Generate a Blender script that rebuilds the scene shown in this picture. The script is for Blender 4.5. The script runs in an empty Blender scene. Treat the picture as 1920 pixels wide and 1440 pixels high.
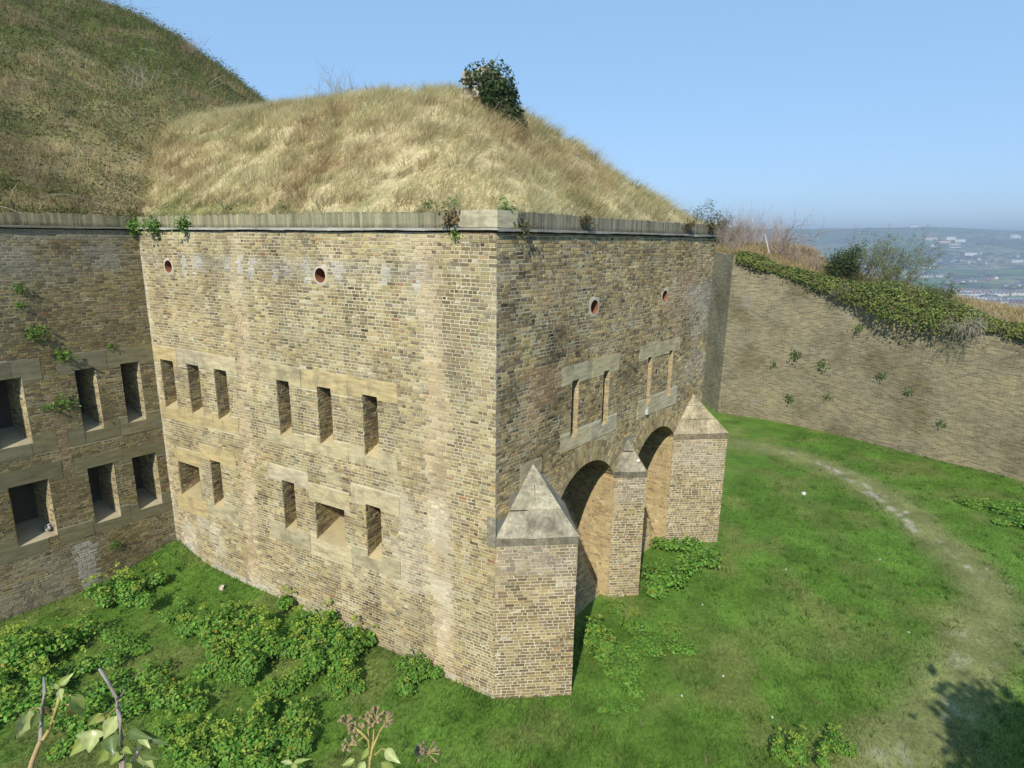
import bpy, math, random
import numpy as np
from mathutils import Matrix, Vector
rng = np.random.default_rng(11); random.seed(11)
scene = bpy.context.scene
COL = scene.collection
# ------------------------------------------------------------------ camera
CAM_Z = 10.5
FPX = 1140.0
RIGHT = np.array([0.99993, 0.00274, 0.01153]); UP = np.array([-0.01185, 0.2314, 0.97279]); FWD = np.array([0.0, 0.97285, -0.23142])
cd = bpy.data.cameras.new('camera'); cam = bpy.data.objects.new('camera', cd); COL.objects.link(cam)
cd.sensor_width = 36.0; cd.lens = 36.0 * FPX / 1920.0; cd.clip_start = 0.05; cd.clip_end = 40000
cam.matrix_world = Matrix(((RIGHT[0], UP[0], -FWD[0], 0), (RIGHT[1], UP[1], -FWD[1], 0), (RIGHT[2], UP[2], -FWD[2], CAM_Z), (0, 0, 0, 1)))
scene.camera = cam
# ------------------------------------------------------------------ sky and sun
SUN_AZ, SUN_EL = math.radians(-105.5), math.radians(40)
sv = Vector((math.cos(SUN_EL) * math.cos(SUN_AZ), math.cos(SUN_EL) * math.sin(SUN_AZ), math.sin(SUN_EL)))
w = bpy.data.worlds.new('World'); scene.world = w; w.use_nodes = True
nt = w.node_tree; nt.nodes.clear()
sky = nt.nodes.new('ShaderNodeTexSky'); sky.sky_type = 'NISHITA'; sky.sun_disc = False
sky.sun_elevation = SUN_EL; sky.sun_rotation = math.atan2(sv.x, sv.y)
sky.altitude = 2200; sky.air_density = 1.0; sky.dust_density = 0.0; sky.ozone_density = 1.2
bg = nt.nodes.new('ShaderNodeBackground'); bg.inputs['Strength'].default_value = 0.15
wo = nt.nodes.new('ShaderNodeOutputWorld')
mx = nt.nodes.new('ShaderNodeMix'); mx.data_type = 'RGBA'; mx.inputs['Factor'].default_value = 0.62; mx.inputs['B'].default_value = (2.05, 3.75, 5.9, 1)   # clear spring air: an even blue, paler low down
nt.links.new(sky.outputs[0], mx.inputs['A']); nt.links.new(mx.outputs['Result'], bg.inputs[0]); nt.links.new(bg.outputs[0], wo.inputs[0])
sd = bpy.data.lights.new('sun', 'SUN'); sd.energy = 4.4; sd.angle = math.radians(0.5); sd.color = (1.0, 0.95, 0.86)
sun = bpy.data.objects.new('sun', sd); COL.objects.link(sun)
sun.rotation_euler = sv.to_track_quat('Z', 'Y').to_euler(); sun.location = (-10, -40, 60)
vs = scene.view_settings; vs.view_transform = 'Standard'; vs.look = 'None'; vs.exposure = 0.17; vs.gamma = 1.0; vs.use_curve_mapping = False

# ------------------------------------------------------------------ helpers
def tag(o, label=None, cat=None, group=None, kind=None):
    if label: o['label'] = label
    if cat: o['category'] = cat
    if group: o['group'] = group
    if kind: o['kind'] = kind
    return o
def link(o, parent=None):
    COL.objects.link(o)
    if parent is not None: o.parent = parent
    return o
def empty(name, loc=(0, 0, 0), rz=0.0):
    o = bpy.data.objects.new(name, None); COL.objects.link(o); o.location = loc; o.rotation_euler = (0, 0, rz)
    o.empty_display_size = 0.3
    return o
def mesh_np(name, V, F, C=None, mats=(), smooth=False, mi=None, uv=None):
    """V (n,3), F (m,k) uniform polygons, C (n,3) point colours"""
    V = np.asarray(V, dtype=np.float32); F = np.asarray(F, dtype=np.int32)
    me = bpy.data.meshes.new(name); m, k = F.shape
    me.vertices.add(len(V)); me.vertices.foreach_set('co', V.ravel())
    me.loops.add(m * k); me.loops.foreach_set('vertex_index', F.ravel())
    me.polygons.add(m); me.polygons.foreach_set('loop_start', np.arange(0, m * k, k, dtype=np.int32))
    try: me.polygons.foreach_set('loop_total', np.full(m, k, dtype=np.int32))
    except Exception: pass
    for a in mats: me.materials.append(a)
    if mi is not None: me.polygons.foreach_set('material_index', np.asarray(mi, dtype=np.int32))
    me.polygons.foreach_set('use_smooth', np.full(m, smooth))
    if C is not None:
        at_ = me.color_attributes.new('col', 'FLOAT_COLOR', 'POINT')
        c4 = np.ones((len(V), 4), dtype=np.float32); c4[:, :3] = C
        at_.data.foreach_set('color', c4.ravel())
    if uv is not None:
        ul = me.uv_layers.new(name='UVMap'); ul.data.foreach_set('uv', np.asarray(uv, dtype=np.float32)[F.ravel()].ravel())
    me.update(calc_edges=True)
    return me
def obj_np(name, V, F, C=None, mat=None, parent=None, smooth=False, uv=None):
    return link(bpy.data.objects.new(name, mesh_np(name, V, F, C, [mat] if mat else [], smooth, uv=uv)), parent)
class MB:
    """collects polygons of any size and builds one mesh with per-face colour"""
    def __init__(s): s.v = []; s.f = []; s.c = []
    def poly(s, pts, col=(.5, .5, .5)):
        n = len(s.v); s.v += [tuple(p) for p in pts]; s.c += [tuple(col)] * len(pts); s.f.append(tuple(range(n, n + len(pts))))
    def box(s, o, ex, ey, ez, col=(.5, .5, .5)):
        o = np.array(o, float); ex, ey, ez = (np.array(a, float) for a in (ex, ey, ez))
        p = [o, o + ex, o + ex + ey, o + ey, o + ez, o + ex + ez, o + ex + ey + ez, o + ey + ez]
        flip = np.dot(np.cross(ex, ey), ez) < 0
        for q in ((0, 3, 2, 1), (4, 5, 6, 7), (0, 1, 5, 4), (1, 2, 6, 5), (2, 3, 7, 6), (3, 0, 4, 7)):
            s.poly([p[i] for i in (q[::-1] if flip else q)], col)
    def tube(s, pts, rad, n=6, col=(.5, .5, .5), cap=True):
        pts = [np.array(p, float) for p in pts]; rings = []
        for i, p in enumerate(pts):
            t = pts[min(i + 1, len(pts) - 1)] - pts[max(i - 1, 0)]; t = t / (np.linalg.norm(t) + 1e-9)
            a = np.cross(t, (0, 0, 1.0)); 
            if np.linalg.norm(a) < .05: a = np.cross(t, (1.0, 0, 0))
            a /= np.linalg.norm(a); b = np.cross(t, a); r = rad[i] if hasattr(rad, '__len__') else rad
            rings.append([p + r * (a * math.cos(2 * math.pi * k / n) + b * math.sin(2 * math.pi * k / n)) for k in range(n)])
        base = len(s.v)
        for rg in rings: s.v += [tuple(q) for q in rg]; s.c += [tuple(col)] * n
        for i in range(len(rings) - 1):
            for k in range(n):
                a0 = base + i * n + k; a1 = base + i * n + (k + 1) % n
                s.f.append((a0, a0 + n, a1 + n, a1))
        if cap: s.f.append(tuple(base + (len(rings) - 1) * n + k for k in range(n - 1, -1, -1)))
    def build(s, name, mat, parent=None, smooth=False):
        me = bpy.data.meshes.new(name); me.from_pydata(s.v, [], s.f); me.materials.append(mat)
        at_ = me.color_attributes.new('col', 'FLOAT_COLOR', 'POINT')
        c4 = np.ones((len(s.v), 4), dtype=np.float32); c4[:, :3] = np.array(s.c); at_.data.foreach_set('color', c4.ravel())
        if smooth: me.polygons.foreach_set('use_smooth', np.full(len(me.polygons), True))
        me.update()
        return link(bpy.data.objects.new(name, me), parent)
def _h(ix, iy, seed):
    v = np.sin(ix * 127.1 + iy * 311.7 + seed * 74.7) * 43758.5453
    return v - np.floor(v)
def vnoise(x, y, seed=0):
    x = np.asarray(x, float); y = np.asarray(y, float); ix = np.floor(x); iy = np.floor(y); fx = x - ix; fy = y - iy
    fx = fx * fx * (3 - 2 * fx); fy = fy * fy * (3 - 2 * fy)
    a = _h(ix, iy, seed); b = _h(ix + 1, iy, seed); c = _h(ix, iy + 1, seed); d = _h(ix + 1, iy + 1, seed)
    return (a * (1 - fx) + b * fx) * (1 - fy) + (c * (1 - fx) + d * fx) * fy
def fbm(x, y, seed=0, o=4):
    s = 0; a = .5; t = 0
    for k in range(o): s = s + a * vnoise(x * 2 ** k, y * 2 ** k, seed + k * 13); t += a; a *= .5
    return s / t
def sstep(a, b, x): t = np.clip((np.asarray(x, float) - a) / (b - a), 0, 1); return t * t * (3 - 2 * t)

# ------------------------------------------------------------------ materials
def mat_base(name):
    m = bpy.data.materials.new(name); m.use_nodes = True; n = m.node_tree.nodes; n.clear()
    out = n.new('ShaderNodeOutputMaterial'); return m, n, m.node_tree.links, out
def noise(n, l, scale, detail=4, rough=.6, vec=None):
    t = n.new('ShaderNodeTexNoise'); t.inputs['Scale'].default_value = scale; t.inputs['Detail'].default_value = detail; t.inputs['Roughness'].default_value = rough
    if vec is not None: l.new(vec, t.inputs['Vector'])
    return t
def ramp(n, l, fac, stops):
    r = n.new('ShaderNodeValToRGB'); e = r.color_ramp.elements
    while len(e) < len(stops): e.new(.5)
    for i, (p, c) in enumerate(stops): e[i].position = p; e[i].color = (c if len(c) == 4 else (*c, 1))
    l.new(fac, r.inputs[0]); return r
def mixc(n, l, a, b, fac, mode='MIX'):
    m = n.new('ShaderNodeMix'); m.data_type = 'RGBA'; m.blend_type = mode
    for sock, val in ((m.inputs['Factor'], fac), (m.inputs['A'], a), (m.inputs['B'], b)):
        if hasattr(val, 'is_output') or hasattr(val, 'links'): l.new(val, sock)
        else: sock.default_value = val if not isinstance(val, tuple) else (*val, 1) if len(val) == 3 else val
    return m.outputs['Result']
def col_attr(n):
    a = n.new('ShaderNodeAttribute'); a.attribute_name = 'col'; return a.outputs['Color']
def surf_mat(name, grain=40, gamt=.35, big=1.2, bamt=.25, bump=.4, bdist=.004, rough=.9, lime=0.0, spec=.2):
    """colour from the piece's own 'col' attribute, weathered by noise"""
    m, n, l, out = mat_base(name); tc = n.new('ShaderNodeTexCoord').outputs['Object']
    g = noise(n, l, grain, 5, .7, tc); b = noise(n, l, big, 5, .6, tc)
    c = col_attr(n)
    gr = ramp(n, l, g.outputs['Fac'], [(.3, (1 - gamt,) * 3), (.7, (1 + gamt,) * 3)])
    br = ramp(n, l, b.outputs['Fac'], [(.3, (1 - bamt,) * 3), (.7, (1 + bamt,) * 3)])
    c = mixc(n, l, c, gr.outputs[0], 1.0, 'MULTIPLY'); c = mixc(n, l, c, br.outputs[0], 1.0, 'MULTIPLY')
    if lime > 0:
        s = noise(n, l, 7, 6, .75, tc); f = ramp(n, l, s.outputs['Fac'], [(.56, (0, 0, 0)), (.68, (lime,) * 3)])
        c = mixc(n, l, c, (.5, .46, .36), f.outputs[0])
    p = n.new('ShaderNodeBsdfPrincipled'); l.new(c, p.inputs['Base Color']); p.inputs['Roughness'].default_value = rough; p.inputs['Specular IOR Level'].default_value = spec
    bp = n.new('ShaderNodeBump'); bp.inputs['Strength'].default_value = bump; bp.inputs['Distance'].default_value = bdist
    l.new(g.outputs['Fac'], bp.inputs['Height']); l.new(bp.outputs[0], p.inputs['Normal']); l.new(p.outputs[0], out.inputs[0])
    return m
def sandstone_mat():
    m, n, l, out = mat_base('sandstone'); tc = n.new('ShaderNodeTexCoord').outputs['Object']; mp = n.new('ShaderNodeMapping'); mp.inputs['Scale'].default_value = (1, 1, 5); mp.inputs['Rotation'].default_value = (.15, .1, 0); l.new(tc, mp.inputs['Vector'])
    a = noise(n, l, 2.2, 6, .65, mp.outputs[0]); b = noise(n, l, 1.9, 5, .6, tc); g = noise(n, l, 45, 5, .75, tc); c = col_attr(n)
    c = mixc(n, l, c, ramp(n, l, a.outputs['Fac'], [(.3, (.68, .66, .60)), (.5, (1, 1, 1)), (.7, (1.3, 1.26, 1.15))]).outputs[0], 1.0, 'MULTIPLY')
    c = mixc(n, l, c, ramp(n, l, g.outputs['Fac'], [(.3, (.78,) * 3), (.7, (1.22,) * 3)]).outputs[0], 1.0, 'MULTIPLY')
    c = mixc(n, l, c, (.20, .175, .11), ramp(n, l, b.outputs['Fac'], [(.52, (0, 0, 0)), (.66, (.55, .55, .55))]).outputs[0])
    p = n.new('ShaderNodeBsdfPrincipled'); l.new(c, p.inputs['Base Color']); p.inputs['Roughness'].default_value = .92; p.inputs['Specular IOR Level'].default_value = .15
    bp = n.new('ShaderNodeBump'); bp.inputs['Strength'].default_value = .6; bp.inputs['Distance'].default_value = .008; l.new(mixc(n, l, g.outputs['Fac'], a.outputs['Fac'], .5), bp.inputs['Height']); l.new(bp.outputs[0], p.inputs['Normal']); l.new(p.outputs[0], out.inputs[0]); return m
def leaf_mat(name, trans=.35, rough=.5, spec=.35):
    m, n, l, out = mat_base(name); c = col_attr(n)
    p = n.new('ShaderNodeBsdfPrincipled'); l.new(c, p.inputs['Base Color']); p.inputs['Roughness'].default_value = rough; p.inputs['Specular IOR Level'].default_value = spec
    t = n.new('ShaderNodeBsdfTranslucent'); l.new(c, t.inputs[0])
    x = n.new('ShaderNodeMixShader'); x.inputs[0].default_value = trans; l.new(p.outputs[0], x.inputs[1]); l.new(t.outputs[0], x.inputs[2]); l.new(x.outputs[0], out.inputs[0])
    return m
M_BRICK = surf_mat('brick', 60, .3, 2.5, .14, .6, .004, .92, .35)
M_MORTAR = surf_mat('mortar', 30, .22, 1.0, .2, .5, .006, .95)
M_STONE = sandstone_mat()
M_CAPSTONE = surf_mat('weathered_stone', 11, .4, 2.2, .42, .7, .010, .92, .3)
M_TERRA = surf_mat('terracotta', 30, .2, 3, .2, .2, .003, .8)
M_LEAF = leaf_mat('leaf', .4, .5, .3)
M_GRASS = leaf_mat('grass_blade', .3, .7, .15)
M_WOOD = surf_mat('bark', 30, .3, 5, .2, .5, .004, .9)
M_EARTH = surf_mat('earth', 9, .3, .9, .25, .8, .03, .95, 0, .05)

# ------------------------------------------------------------------ places measured in the ditch (metres, ditch floor z = 0)
Oc = np.array([-0.3258, 12.1413]); P0 = np.array([-10.9346, 18.1897])
dA = np.array([-0.86873, 0.49528]); nA = np.array([-0.49528, -0.86873])
dC = np.array([0.63697, 0.77089]); nC = np.array([0.77089, -0.63697])
dB = np.array([-0.62924, -0.77721]); nB = np.array([0.77721, -0.62924])
LA, LC, LB = 12.21, 10.94, 9.0
WALL_H = 10.62
class Frame:
    """wall plane: u along the wall, v up, w outward"""
    def __init__(s, o, du, n): s.o = np.array([o[0], o[1], 0.]); s.eu = np.array([du[0], du[1], 0.]); s.ev = np.array([0, 0, 1.]); s.en = np.array([n[0], n[1], 0.])
    def p(s, u, v, w=0.0): return s.o + s.eu * u + s.ev * v + s.en * w
    def sub(s, u, v, w, eu, ev, en):
        f = Frame((0, 0), (1, 0), (0, 1)); f.o = s.p(u, v, w); f.eu, f.ev, f.en = (np.array(a, float) / np.linalg.norm(a) for a in (eu, ev, en)); return f
FA, FB, FC = Frame(Oc, dA, nA), Frame(P0, dB, nB), Frame(Oc, dC, nC)
def gz(x, y):
    x = np.asarray(x, float); y = np.asarray(y, float)
    z = np.interp(y, [5, 9, 12, 16, 19, 24, 40], [-.1, -.05, 0, .25, .42, .55, .6])
    z = z + .42 * np.exp(-((x - P0[0]) ** 2 + (y - P0[1]) ** 2) / 1.3)
    return z + .10 * (fbm(x * .35, y * .35, 5, 3) - .5) * 1.2

# ------------------------------------------------------------------ brick work
COURSE, JOINT = .0785, .0145
PAL = np.array([(.42, .325, .165), (.50, .40, .21), (.29, .215, .12), (.19, .14, .09), (.29, .205, .14), (.45, .31, .15), (.33, .28, .19), (.54, .46, .30), (.37, .18, .11)])
PAL = (PAL * .82 + PAL.mean(0) * .18) * np.array([.93, .95, .86])
def pick_cols(u, v, weights, seed, clump=.6):
    n = len(u); wt = np.array(weights, float); wt /= wt.sum(); cum = np.cumsum(wt)
    lf = fbm(u * .9, v * .9, seed, 3); r = np.clip(rng.random(n), 0, .9999)
    idx = np.minimum(np.searchsorted(cum, r), 8); c = PAL[idx].copy()
    c *= (1 + .55 * clump * (lf - .5) * 2)[:, None]
    c *= rng.uniform(.86, 1.14, (n, 1)); c *= 1 + rng.normal(0, .018, (n, 3)); c *= (.86 + .28 * fbm(u * 2.3 + 7, v * 1.6, seed + 3, 3))[:, None]
    return c
def tint(c, mask, target, keep=.35):
    mask = np.clip(mask, 0, 1)[:, None]; lum = c.mean(1, keepdims=True)
    t = np.array(target)[None, :] * (1 - keep + keep * lum / .25); return c * (1 - mask) + t * mask
def blotch(u, v, u0, u1, v0, v1, seed, sc=1.2, soft=.25):
    m = sstep(u0 - soft, u0 + soft, u) * sstep(u1 + soft, u1 - soft, u) * sstep(v0 - soft, v0 + soft, v) * sstep(v1 + soft, v1 - soft, v)
    return m * sstep(.35, .6, fbm(u * sc, v * sc, seed, 3))
def col_A(u, v):
    c = pick_cols(u, v, [32, 22, 13, 4, 7, 7, 8, 8, .5], 3, .35)
    low = sstep(2.6, 1.2, v); pick2 = pick_cols(u, v, [20, 10, 30, 12, 9, 6, 8, 4, .5], 4, .3); c = np.where((rng.random(len(u)) < .75 * low)[:, None], pick2, c); dk = rng.random(len(u)) < .06 + .2 * sstep(.5, .7, fbm(u * .8 + 2, v * .8, 33)); c[dk] *= rng.uniform(.5, .78, (int(dk.sum()), 1))
    mid = blotch(u, v, 2.6, 7.5, 2, 7.2, 31, .8); c = np.where((rng.random(len(u)) < .3 * mid)[:, None], pick_cols(u, v, [10, 6, 30, 14, 18, 4, 10, 2, 1], 5, .2), c)
    c = tint(c, .35 * sstep(.5, .7, fbm(u * .7 + 3, v * .5, 28)), (.36, .30, .17), .6); c = tint(c, .4 * sstep(.58, .72, fbm(u * 1.4 + 3, v * 1.1, 29)), (.50, .44, .28), .5); c *= (1 - .28 * sstep(.55, .7, fbm(u * 2.2, v * .45 + 4, 30)))[:, None]
    for uc, hw in ((1.62, .28), (7.95, .22)):
        uu = u - uc - (8.6 - v) * (.05 if uc > 5 else -.03) - .12 * (vnoise(v * 1.2, v * 0, 9) - .5)
        m = sstep(hw + .1, hw - .05, abs(uu)) * (.5 + .4 * vnoise(u * 2, v * 1.3, 8))
        c = tint(c, m * .8, (.56, .42, .25), .5)
        c = tint(c, m * sstep(6, 2, v) * sstep(.45, .65, fbm(u * 2, v * .8, 17)) * .5, (.60, .53, .41), .4)
    m = sstep(.62, .7, vnoise(u * 4.5, v * .6, 21)) * sstep(9.42, 9.55, v - .35 * (vnoise(u * 6, v * 0, 24) - .5)) * sstep(10.05, 9.9, v) * (u > 1.6); c = tint(c, m * .6, (.52, .52, .50), .2)
    c = tint(c, .45 * sstep(9.5, 9.7, v) * sstep(10.1, 9.85, v) * (u > 1.6) * sstep(.3, .6, vnoise(u * .9, v * 0, 27)), (.29, .26, .21), .4)
    m = blotch(u, v, 9.8, 12.2, .0, 2.1, 22, 1.5) ; c = tint(c, .55 * m, (.56, .5, .42), .5)
    m = blotch(u, v, 1.2, 3.2, 1.5, 4.6, 23, 1.6); c = tint(c, .5 * m, (.6, .53, .4), .5)
    c = tint(c, .7 * sstep(12.0, 12.15, u), (.55, .47, .36), .4)
    c = tint(c, .7 * sstep(.5, 0, v - gz(Oc[0] + dA[0] * u, Oc[1] + dA[1] * u)) * sstep(.4, .6, fbm(u * 2, v * 3, 61)), (.52, .48, .42), .3)
    return c
def col_C(u, v):
    c = pick_cols(u, v, [27, 11, 26, 12, 9, 6, 7, 5, .3], 41, .5)
    dk = rng.random(len(u)) < .14; c[dk] *= rng.uniform(.45, .75, (int(dk.sum()), 1)); m = blotch(u, v, .5, 2.4, 5.2, 9.2, 42, .9, .5) * sstep(4.4, 5.5, v); c *= (1 - .42 * m)[:, None]
    m = sstep(.5, .68, fbm(u * 1.1 + v * .7, v * 1.1, 47)) * sstep(5, 6, v); c *= (1 - .3 * m)[:, None]
    m = ((u > .95) & (u < 2.25) & (v > 6.6 + .2 * np.sign(np.sin(u * 4))) & (v < 7.75)); c = tint(c, .75 * m, (.40, .27, .15), .6)
    m = ((u > 1.5) & (u < 2.6) & (v > 8.5) & (v < 9.9)); c = tint(c, .45 * m, (.40, .29, .16), .6)
    m = ((u > 7.7) & (u < 9.6) & (v > 7.9 + .3 * np.sin(u * 5)) & (v < 9.6)); c = tint(c, .7 * m, (.37, .26, .16), .5)
    m = blotch(u, v, 9.0, 11, 4.5, 9.2, 44, 1.1, .3); c = tint(c, .5 * m, (.40, .38, .36), .4)
    c = tint(c, .55 * sstep(.14, .02, u) * sstep(4, 5, v), (.34, .32, .28), .4)
    c = tint(c, .3 * sstep(5.7, 5.0, v), (.44, .32, .16), .7)
    return c * np.array([1.08, 1.02, .92])
def col_B(u, v):
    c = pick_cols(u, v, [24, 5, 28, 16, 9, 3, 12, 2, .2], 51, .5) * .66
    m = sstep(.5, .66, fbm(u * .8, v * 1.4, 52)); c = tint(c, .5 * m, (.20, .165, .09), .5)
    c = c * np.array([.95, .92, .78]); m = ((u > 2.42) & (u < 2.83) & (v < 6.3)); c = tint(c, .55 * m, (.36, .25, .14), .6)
    m = ((u > 2.25) & (u < 2.75) & (v < 1.75)); c = tint(c, .75 * m, (.46, .44, .40), .4)
    m = sstep(10.3, 10.45, v); c = tint(c, .6 * m, (.34, .31, .26), .4)
    m = blotch(u, v, .5, 6, 9.4, 10.3, 54, 1.0); c = tint(c, .5 * m, (.30, .29, .26), .4)
    m = blotch(u, v, 1.8, 6, 0, 1.7, 55, 1.6); c = tint(c, .45 * m, (.38, .35, .29), .5)
    return c
def col_pier(u, v):
    c = pick_cols(u, v, [26, 8, 30, 12, 10, 4, 6, 3, .8], 71, .3) * .88
    c = tint(c, .5 * blotch(u, v, -1, 3, 2.7, 4.2, 72, 2.0), (.48, .42, .33), .5)
    return tint(c, .6 * sstep(.3, 0, u) * sstep(.3, .6, vnoise(u, v * 2, 73)), (.46, .36, .2), .5)
def col_jamb(u, v):
    c = pick_cols(u, v, [30, 18, 16, 4, 5, 26, 4, 8, 1], 81, .3); return tint(c, .45 + 0 * u, (.52, .39, .20), .6)
def col_dark(u, v): return pick_cols(u, v, [24, 6, 34, 18, 12, 4, 6, 2, .3], 91, .3)
def col_reveal(u, v): return pick_cols(u, v, [28, 16, 26, 14, 6, 6, 4, 4, .3], 95, .3)

def cut(iv, a, b):
    o = []
    for x, y in iv:
        if b <= x or a >= y: o.append((x, y)); continue
        if a > x: o.append((x, a))
        if b < y: o.append((b, y))
    return o
class BrickSet:
    def __init__(s): s.parts = []
    def panel(s, fr, U0, U1, V0, V1, holes, colf, bond='E', d=.008, dj=.0035, course=COURSE, vmin=None):
        L = []; j = 0; v = V0
        while v < V1 - .02:
            v1 = min(v + course - JOINT, V1); vc = (v + v1) / 2; iv = [(U0, U1)]
            for h in holes:
                if h[0] == 'r':
                    if min(v1, h[4]) - max(v, h[3]) > .35 * (v1 - v): iv = cut(iv, h[1], h[2])
                elif h[0] == 'c':
                    dv = vc - h[2]
                    if abs(dv) < h[3]: q = math.sqrt(h[3] ** 2 - dv * dv); iv = cut(iv, h[1] - q, h[1] + q)
                elif h[0] == 'a':
                    q = arch_hw(h, vc)
                    if q > 0: iv = cut(iv, h[1] - q, h[1] + q)
                elif h[0] == 'f':
                    for a, b in h[1](vc): iv = cut(iv, a, b)
            stretch = (j % 2 == 0) if bond == 'E' else None
            pos = U0 - random.random() * .12 - (.06 if j % 2 else 0); k = j
            xs = []
            while pos < U1:
                if bond == 'E': wd = .232 if stretch else .117
                else: wd = .232 if k % 2 else .117; k += 1
                if random.random() < .06: wd = .117 if wd > .2 else .232
                wd += random.uniform(-.006, .006); xs.append((pos, pos + wd - JOINT)); pos += wd
            for a, b in xs:
                for x, y in iv:
                    aa, bb = max(a, x), min(b, y)
                    if bb - aa > .025: L.append((aa, bb, v, v1))
            v += course; j += 1
        if not L: return
        L = np.array(L); n = len(L); L[:, 2:] += rng.normal(0, .0012, (n, 1)); L[:, :2] += rng.normal(0, .0012, (n, 1))
        c = np.clip(colf((L[:, 0] + L[:, 1]) / 2, (L[:, 2] + L[:, 3]) / 2), .02, .75)
        uq = (L[:, 0] + L[:, 1]) / 2; vq = (L[:, 2] + L[:, 3]) / 2; dep = d + rng.normal(0, dj, n) + .022 * (fbm(uq * 1.3, vq * 1.3, 151, 3) - .5)
        sp = rng.random(n) < .018 + .05 * sstep(.6, .75, fbm(uq * .8, vq * .8, 152)); dep[sp] -= .008; c[sp] *= rng.uniform(.5, .85, (int(sp.sum()), 1)); dep = np.clip(dep, .0012, .022)
        uc = (L[:, 0] + L[:, 1]) / 2; vc = (L[:, 2] + L[:, 3]) / 2
        def pt(u, v, wv): return fr.o + np.outer(u, fr.eu) + np.outer(v, fr.ev) + np.outer(wv, fr.en)
        V = np.zeros((n, 8, 3)); q = [(0, 2), (1, 2), (1, 3), (0, 3)]
        for k, (iu, iv_) in enumerate(q):
            V[:, k] = pt(L[:, iu], L[:, iv_], np.full(n, -.006))
            su = (1 if iu == 0 else -1); s2 = (1 if iv_ == 2 else -1)
            V[:, 4 + k] = pt(L[:, iu] + su * rng.uniform(.001, .007, n), L[:, iv_] + s2 * rng.uniform(.001, .006, n), dep + rng.normal(0, .0012, n))
        s.parts.append((V, c, np.repeat(fr.en[None, :], n, 0)))
    def voussoirs(s, fr, uc, vc, R0, R1, half, colf, rings=3, d=.012):
        V = []; cc = []; th = (R1 - R0) / rings
        for r in range(rings):
            ra, rb = R0 + r * th + .004, R0 + (r + 1) * th - .006; step = .083 / ra; n = int(2 * half / step)
            for k in range(n):
                a0 = math.pi / 2 - half + 2 * half * k / n + .005 / ra; a1 = math.pi / 2 - half + 2 * half * (k + 1) / n - .005 / ra
                if r > 0 and random.random() < .0: continue
                dd = d + random.gauss(0, .003); P = [(ra, a0), (rb, a0), (rb, a1), (ra, a1)]
                q = np.zeros((8, 3))
                for i, (rr, aa) in enumerate(P):
                    q[i] = fr.p(uc + rr * math.cos(aa), vc + rr * math.sin(aa), -.006)
                    r2 = rr + (.004 if i in (0, 3) else -.004); a2 = aa + (.004 if i < 2 else -.004) / rr
                    q[4 + i] = fr.p(uc + r2 * math.cos(a2), vc + r2 * math.sin(a2), dd)
                q = q[[0, 3, 2, 1, 4, 7, 6, 5]]
                V.append(q); am = (a0 + a1) / 2; cc.append((uc + ra * math.cos(am), vc + ra * math.sin(am)))
        cc = np.array(cc); V = np.array(V); c = np.clip(colf(cc[:, 0], cc[:, 1]), .02, .7)
        s.parts.append((V, c, np.repeat(fr.en[None, :], len(V), 0)))
    def finish(s, parent, nind, facing_name='brick_facing'):
        V = np.concatenate([p[0] for p in s.parts]); C = np.concatenate([p[1] for p in s.parts]); N = np.concatenate([p[2] for p in s.parts])
        FQ = np.array([(4, 5, 6, 7), (0, 1, 5, 4), (1, 2, 6, 5), (2, 3, 7, 6), (3, 0, 4, 7)])
        e1 = V[:, 1] - V[:, 0]; e2 = V[:, 3] - V[:, 0]; flip = np.einsum('ij,ij->i', np.cross(e1, e2), N) < 0
        V[flip] = V[flip][:, [1, 0, 3, 2, 5, 4, 7, 6]]
        cen = V[:, 4:].mean(1); tov = np.array([0, 0, CAM_Z]) - cen; dist = np.linalg.norm(tov, axis=1)
        area = np.linalg.norm(np.cross(e1, e2), axis=1); cs = np.einsum('ij,ij->i', tov, N) / dist
        rel = cen - np.array([0, 0, CAM_Z]); zc = rel @ FWD; px = 960 + FPX * (rel @ RIGHT) / zc; py = 720 - FPX * (rel @ UP) / zc
        score = area * np.maximum(cs, 0) / dist ** 2 * ((px > 0) & (px < 1920) & (py > 0) & (py < 1440))
        top = np.argsort(-score)[:nind]; rest = np.ones(len(V), bool); rest[top] = False
        Vr = V[rest].reshape(-1, 3); m = int(rest.sum()); F = (np.arange(m)[:, None, None] * 8 + FQ[None]).reshape(-1, 4)
        o = obj_np(facing_name, Vr, F, np.repeat(C[rest], 8, 0), M_BRICK, parent); tag(o, kind='stuff')
        for i in top:
            c0 = V[i].mean(0); b = obj_np('brick', V[i] - c0, FQ, np.repeat(C[i][None], 8, 0), M_BRICK, parent); b.location = c0
        return o
ARCHES = [('a', 3.69, 3.27, 1.59, 2.16, 1.37), ('a', 7.64, 3.27, 1.61, 2.18, 1.26)]
def arch_spring(h): return h[2] + math.sqrt(h[3] ** 2 - h[5] ** 2)
def arch_hw(h, v):
    hs = arch_spring(h)
    if v <= hs: return h[5]
    dv = v - h[2]
    if dv >= h[4]: return 0
    return min(math.sqrt(h[4] ** 2 - dv * dv), h[5] * dv / (hs - h[2]))
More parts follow.
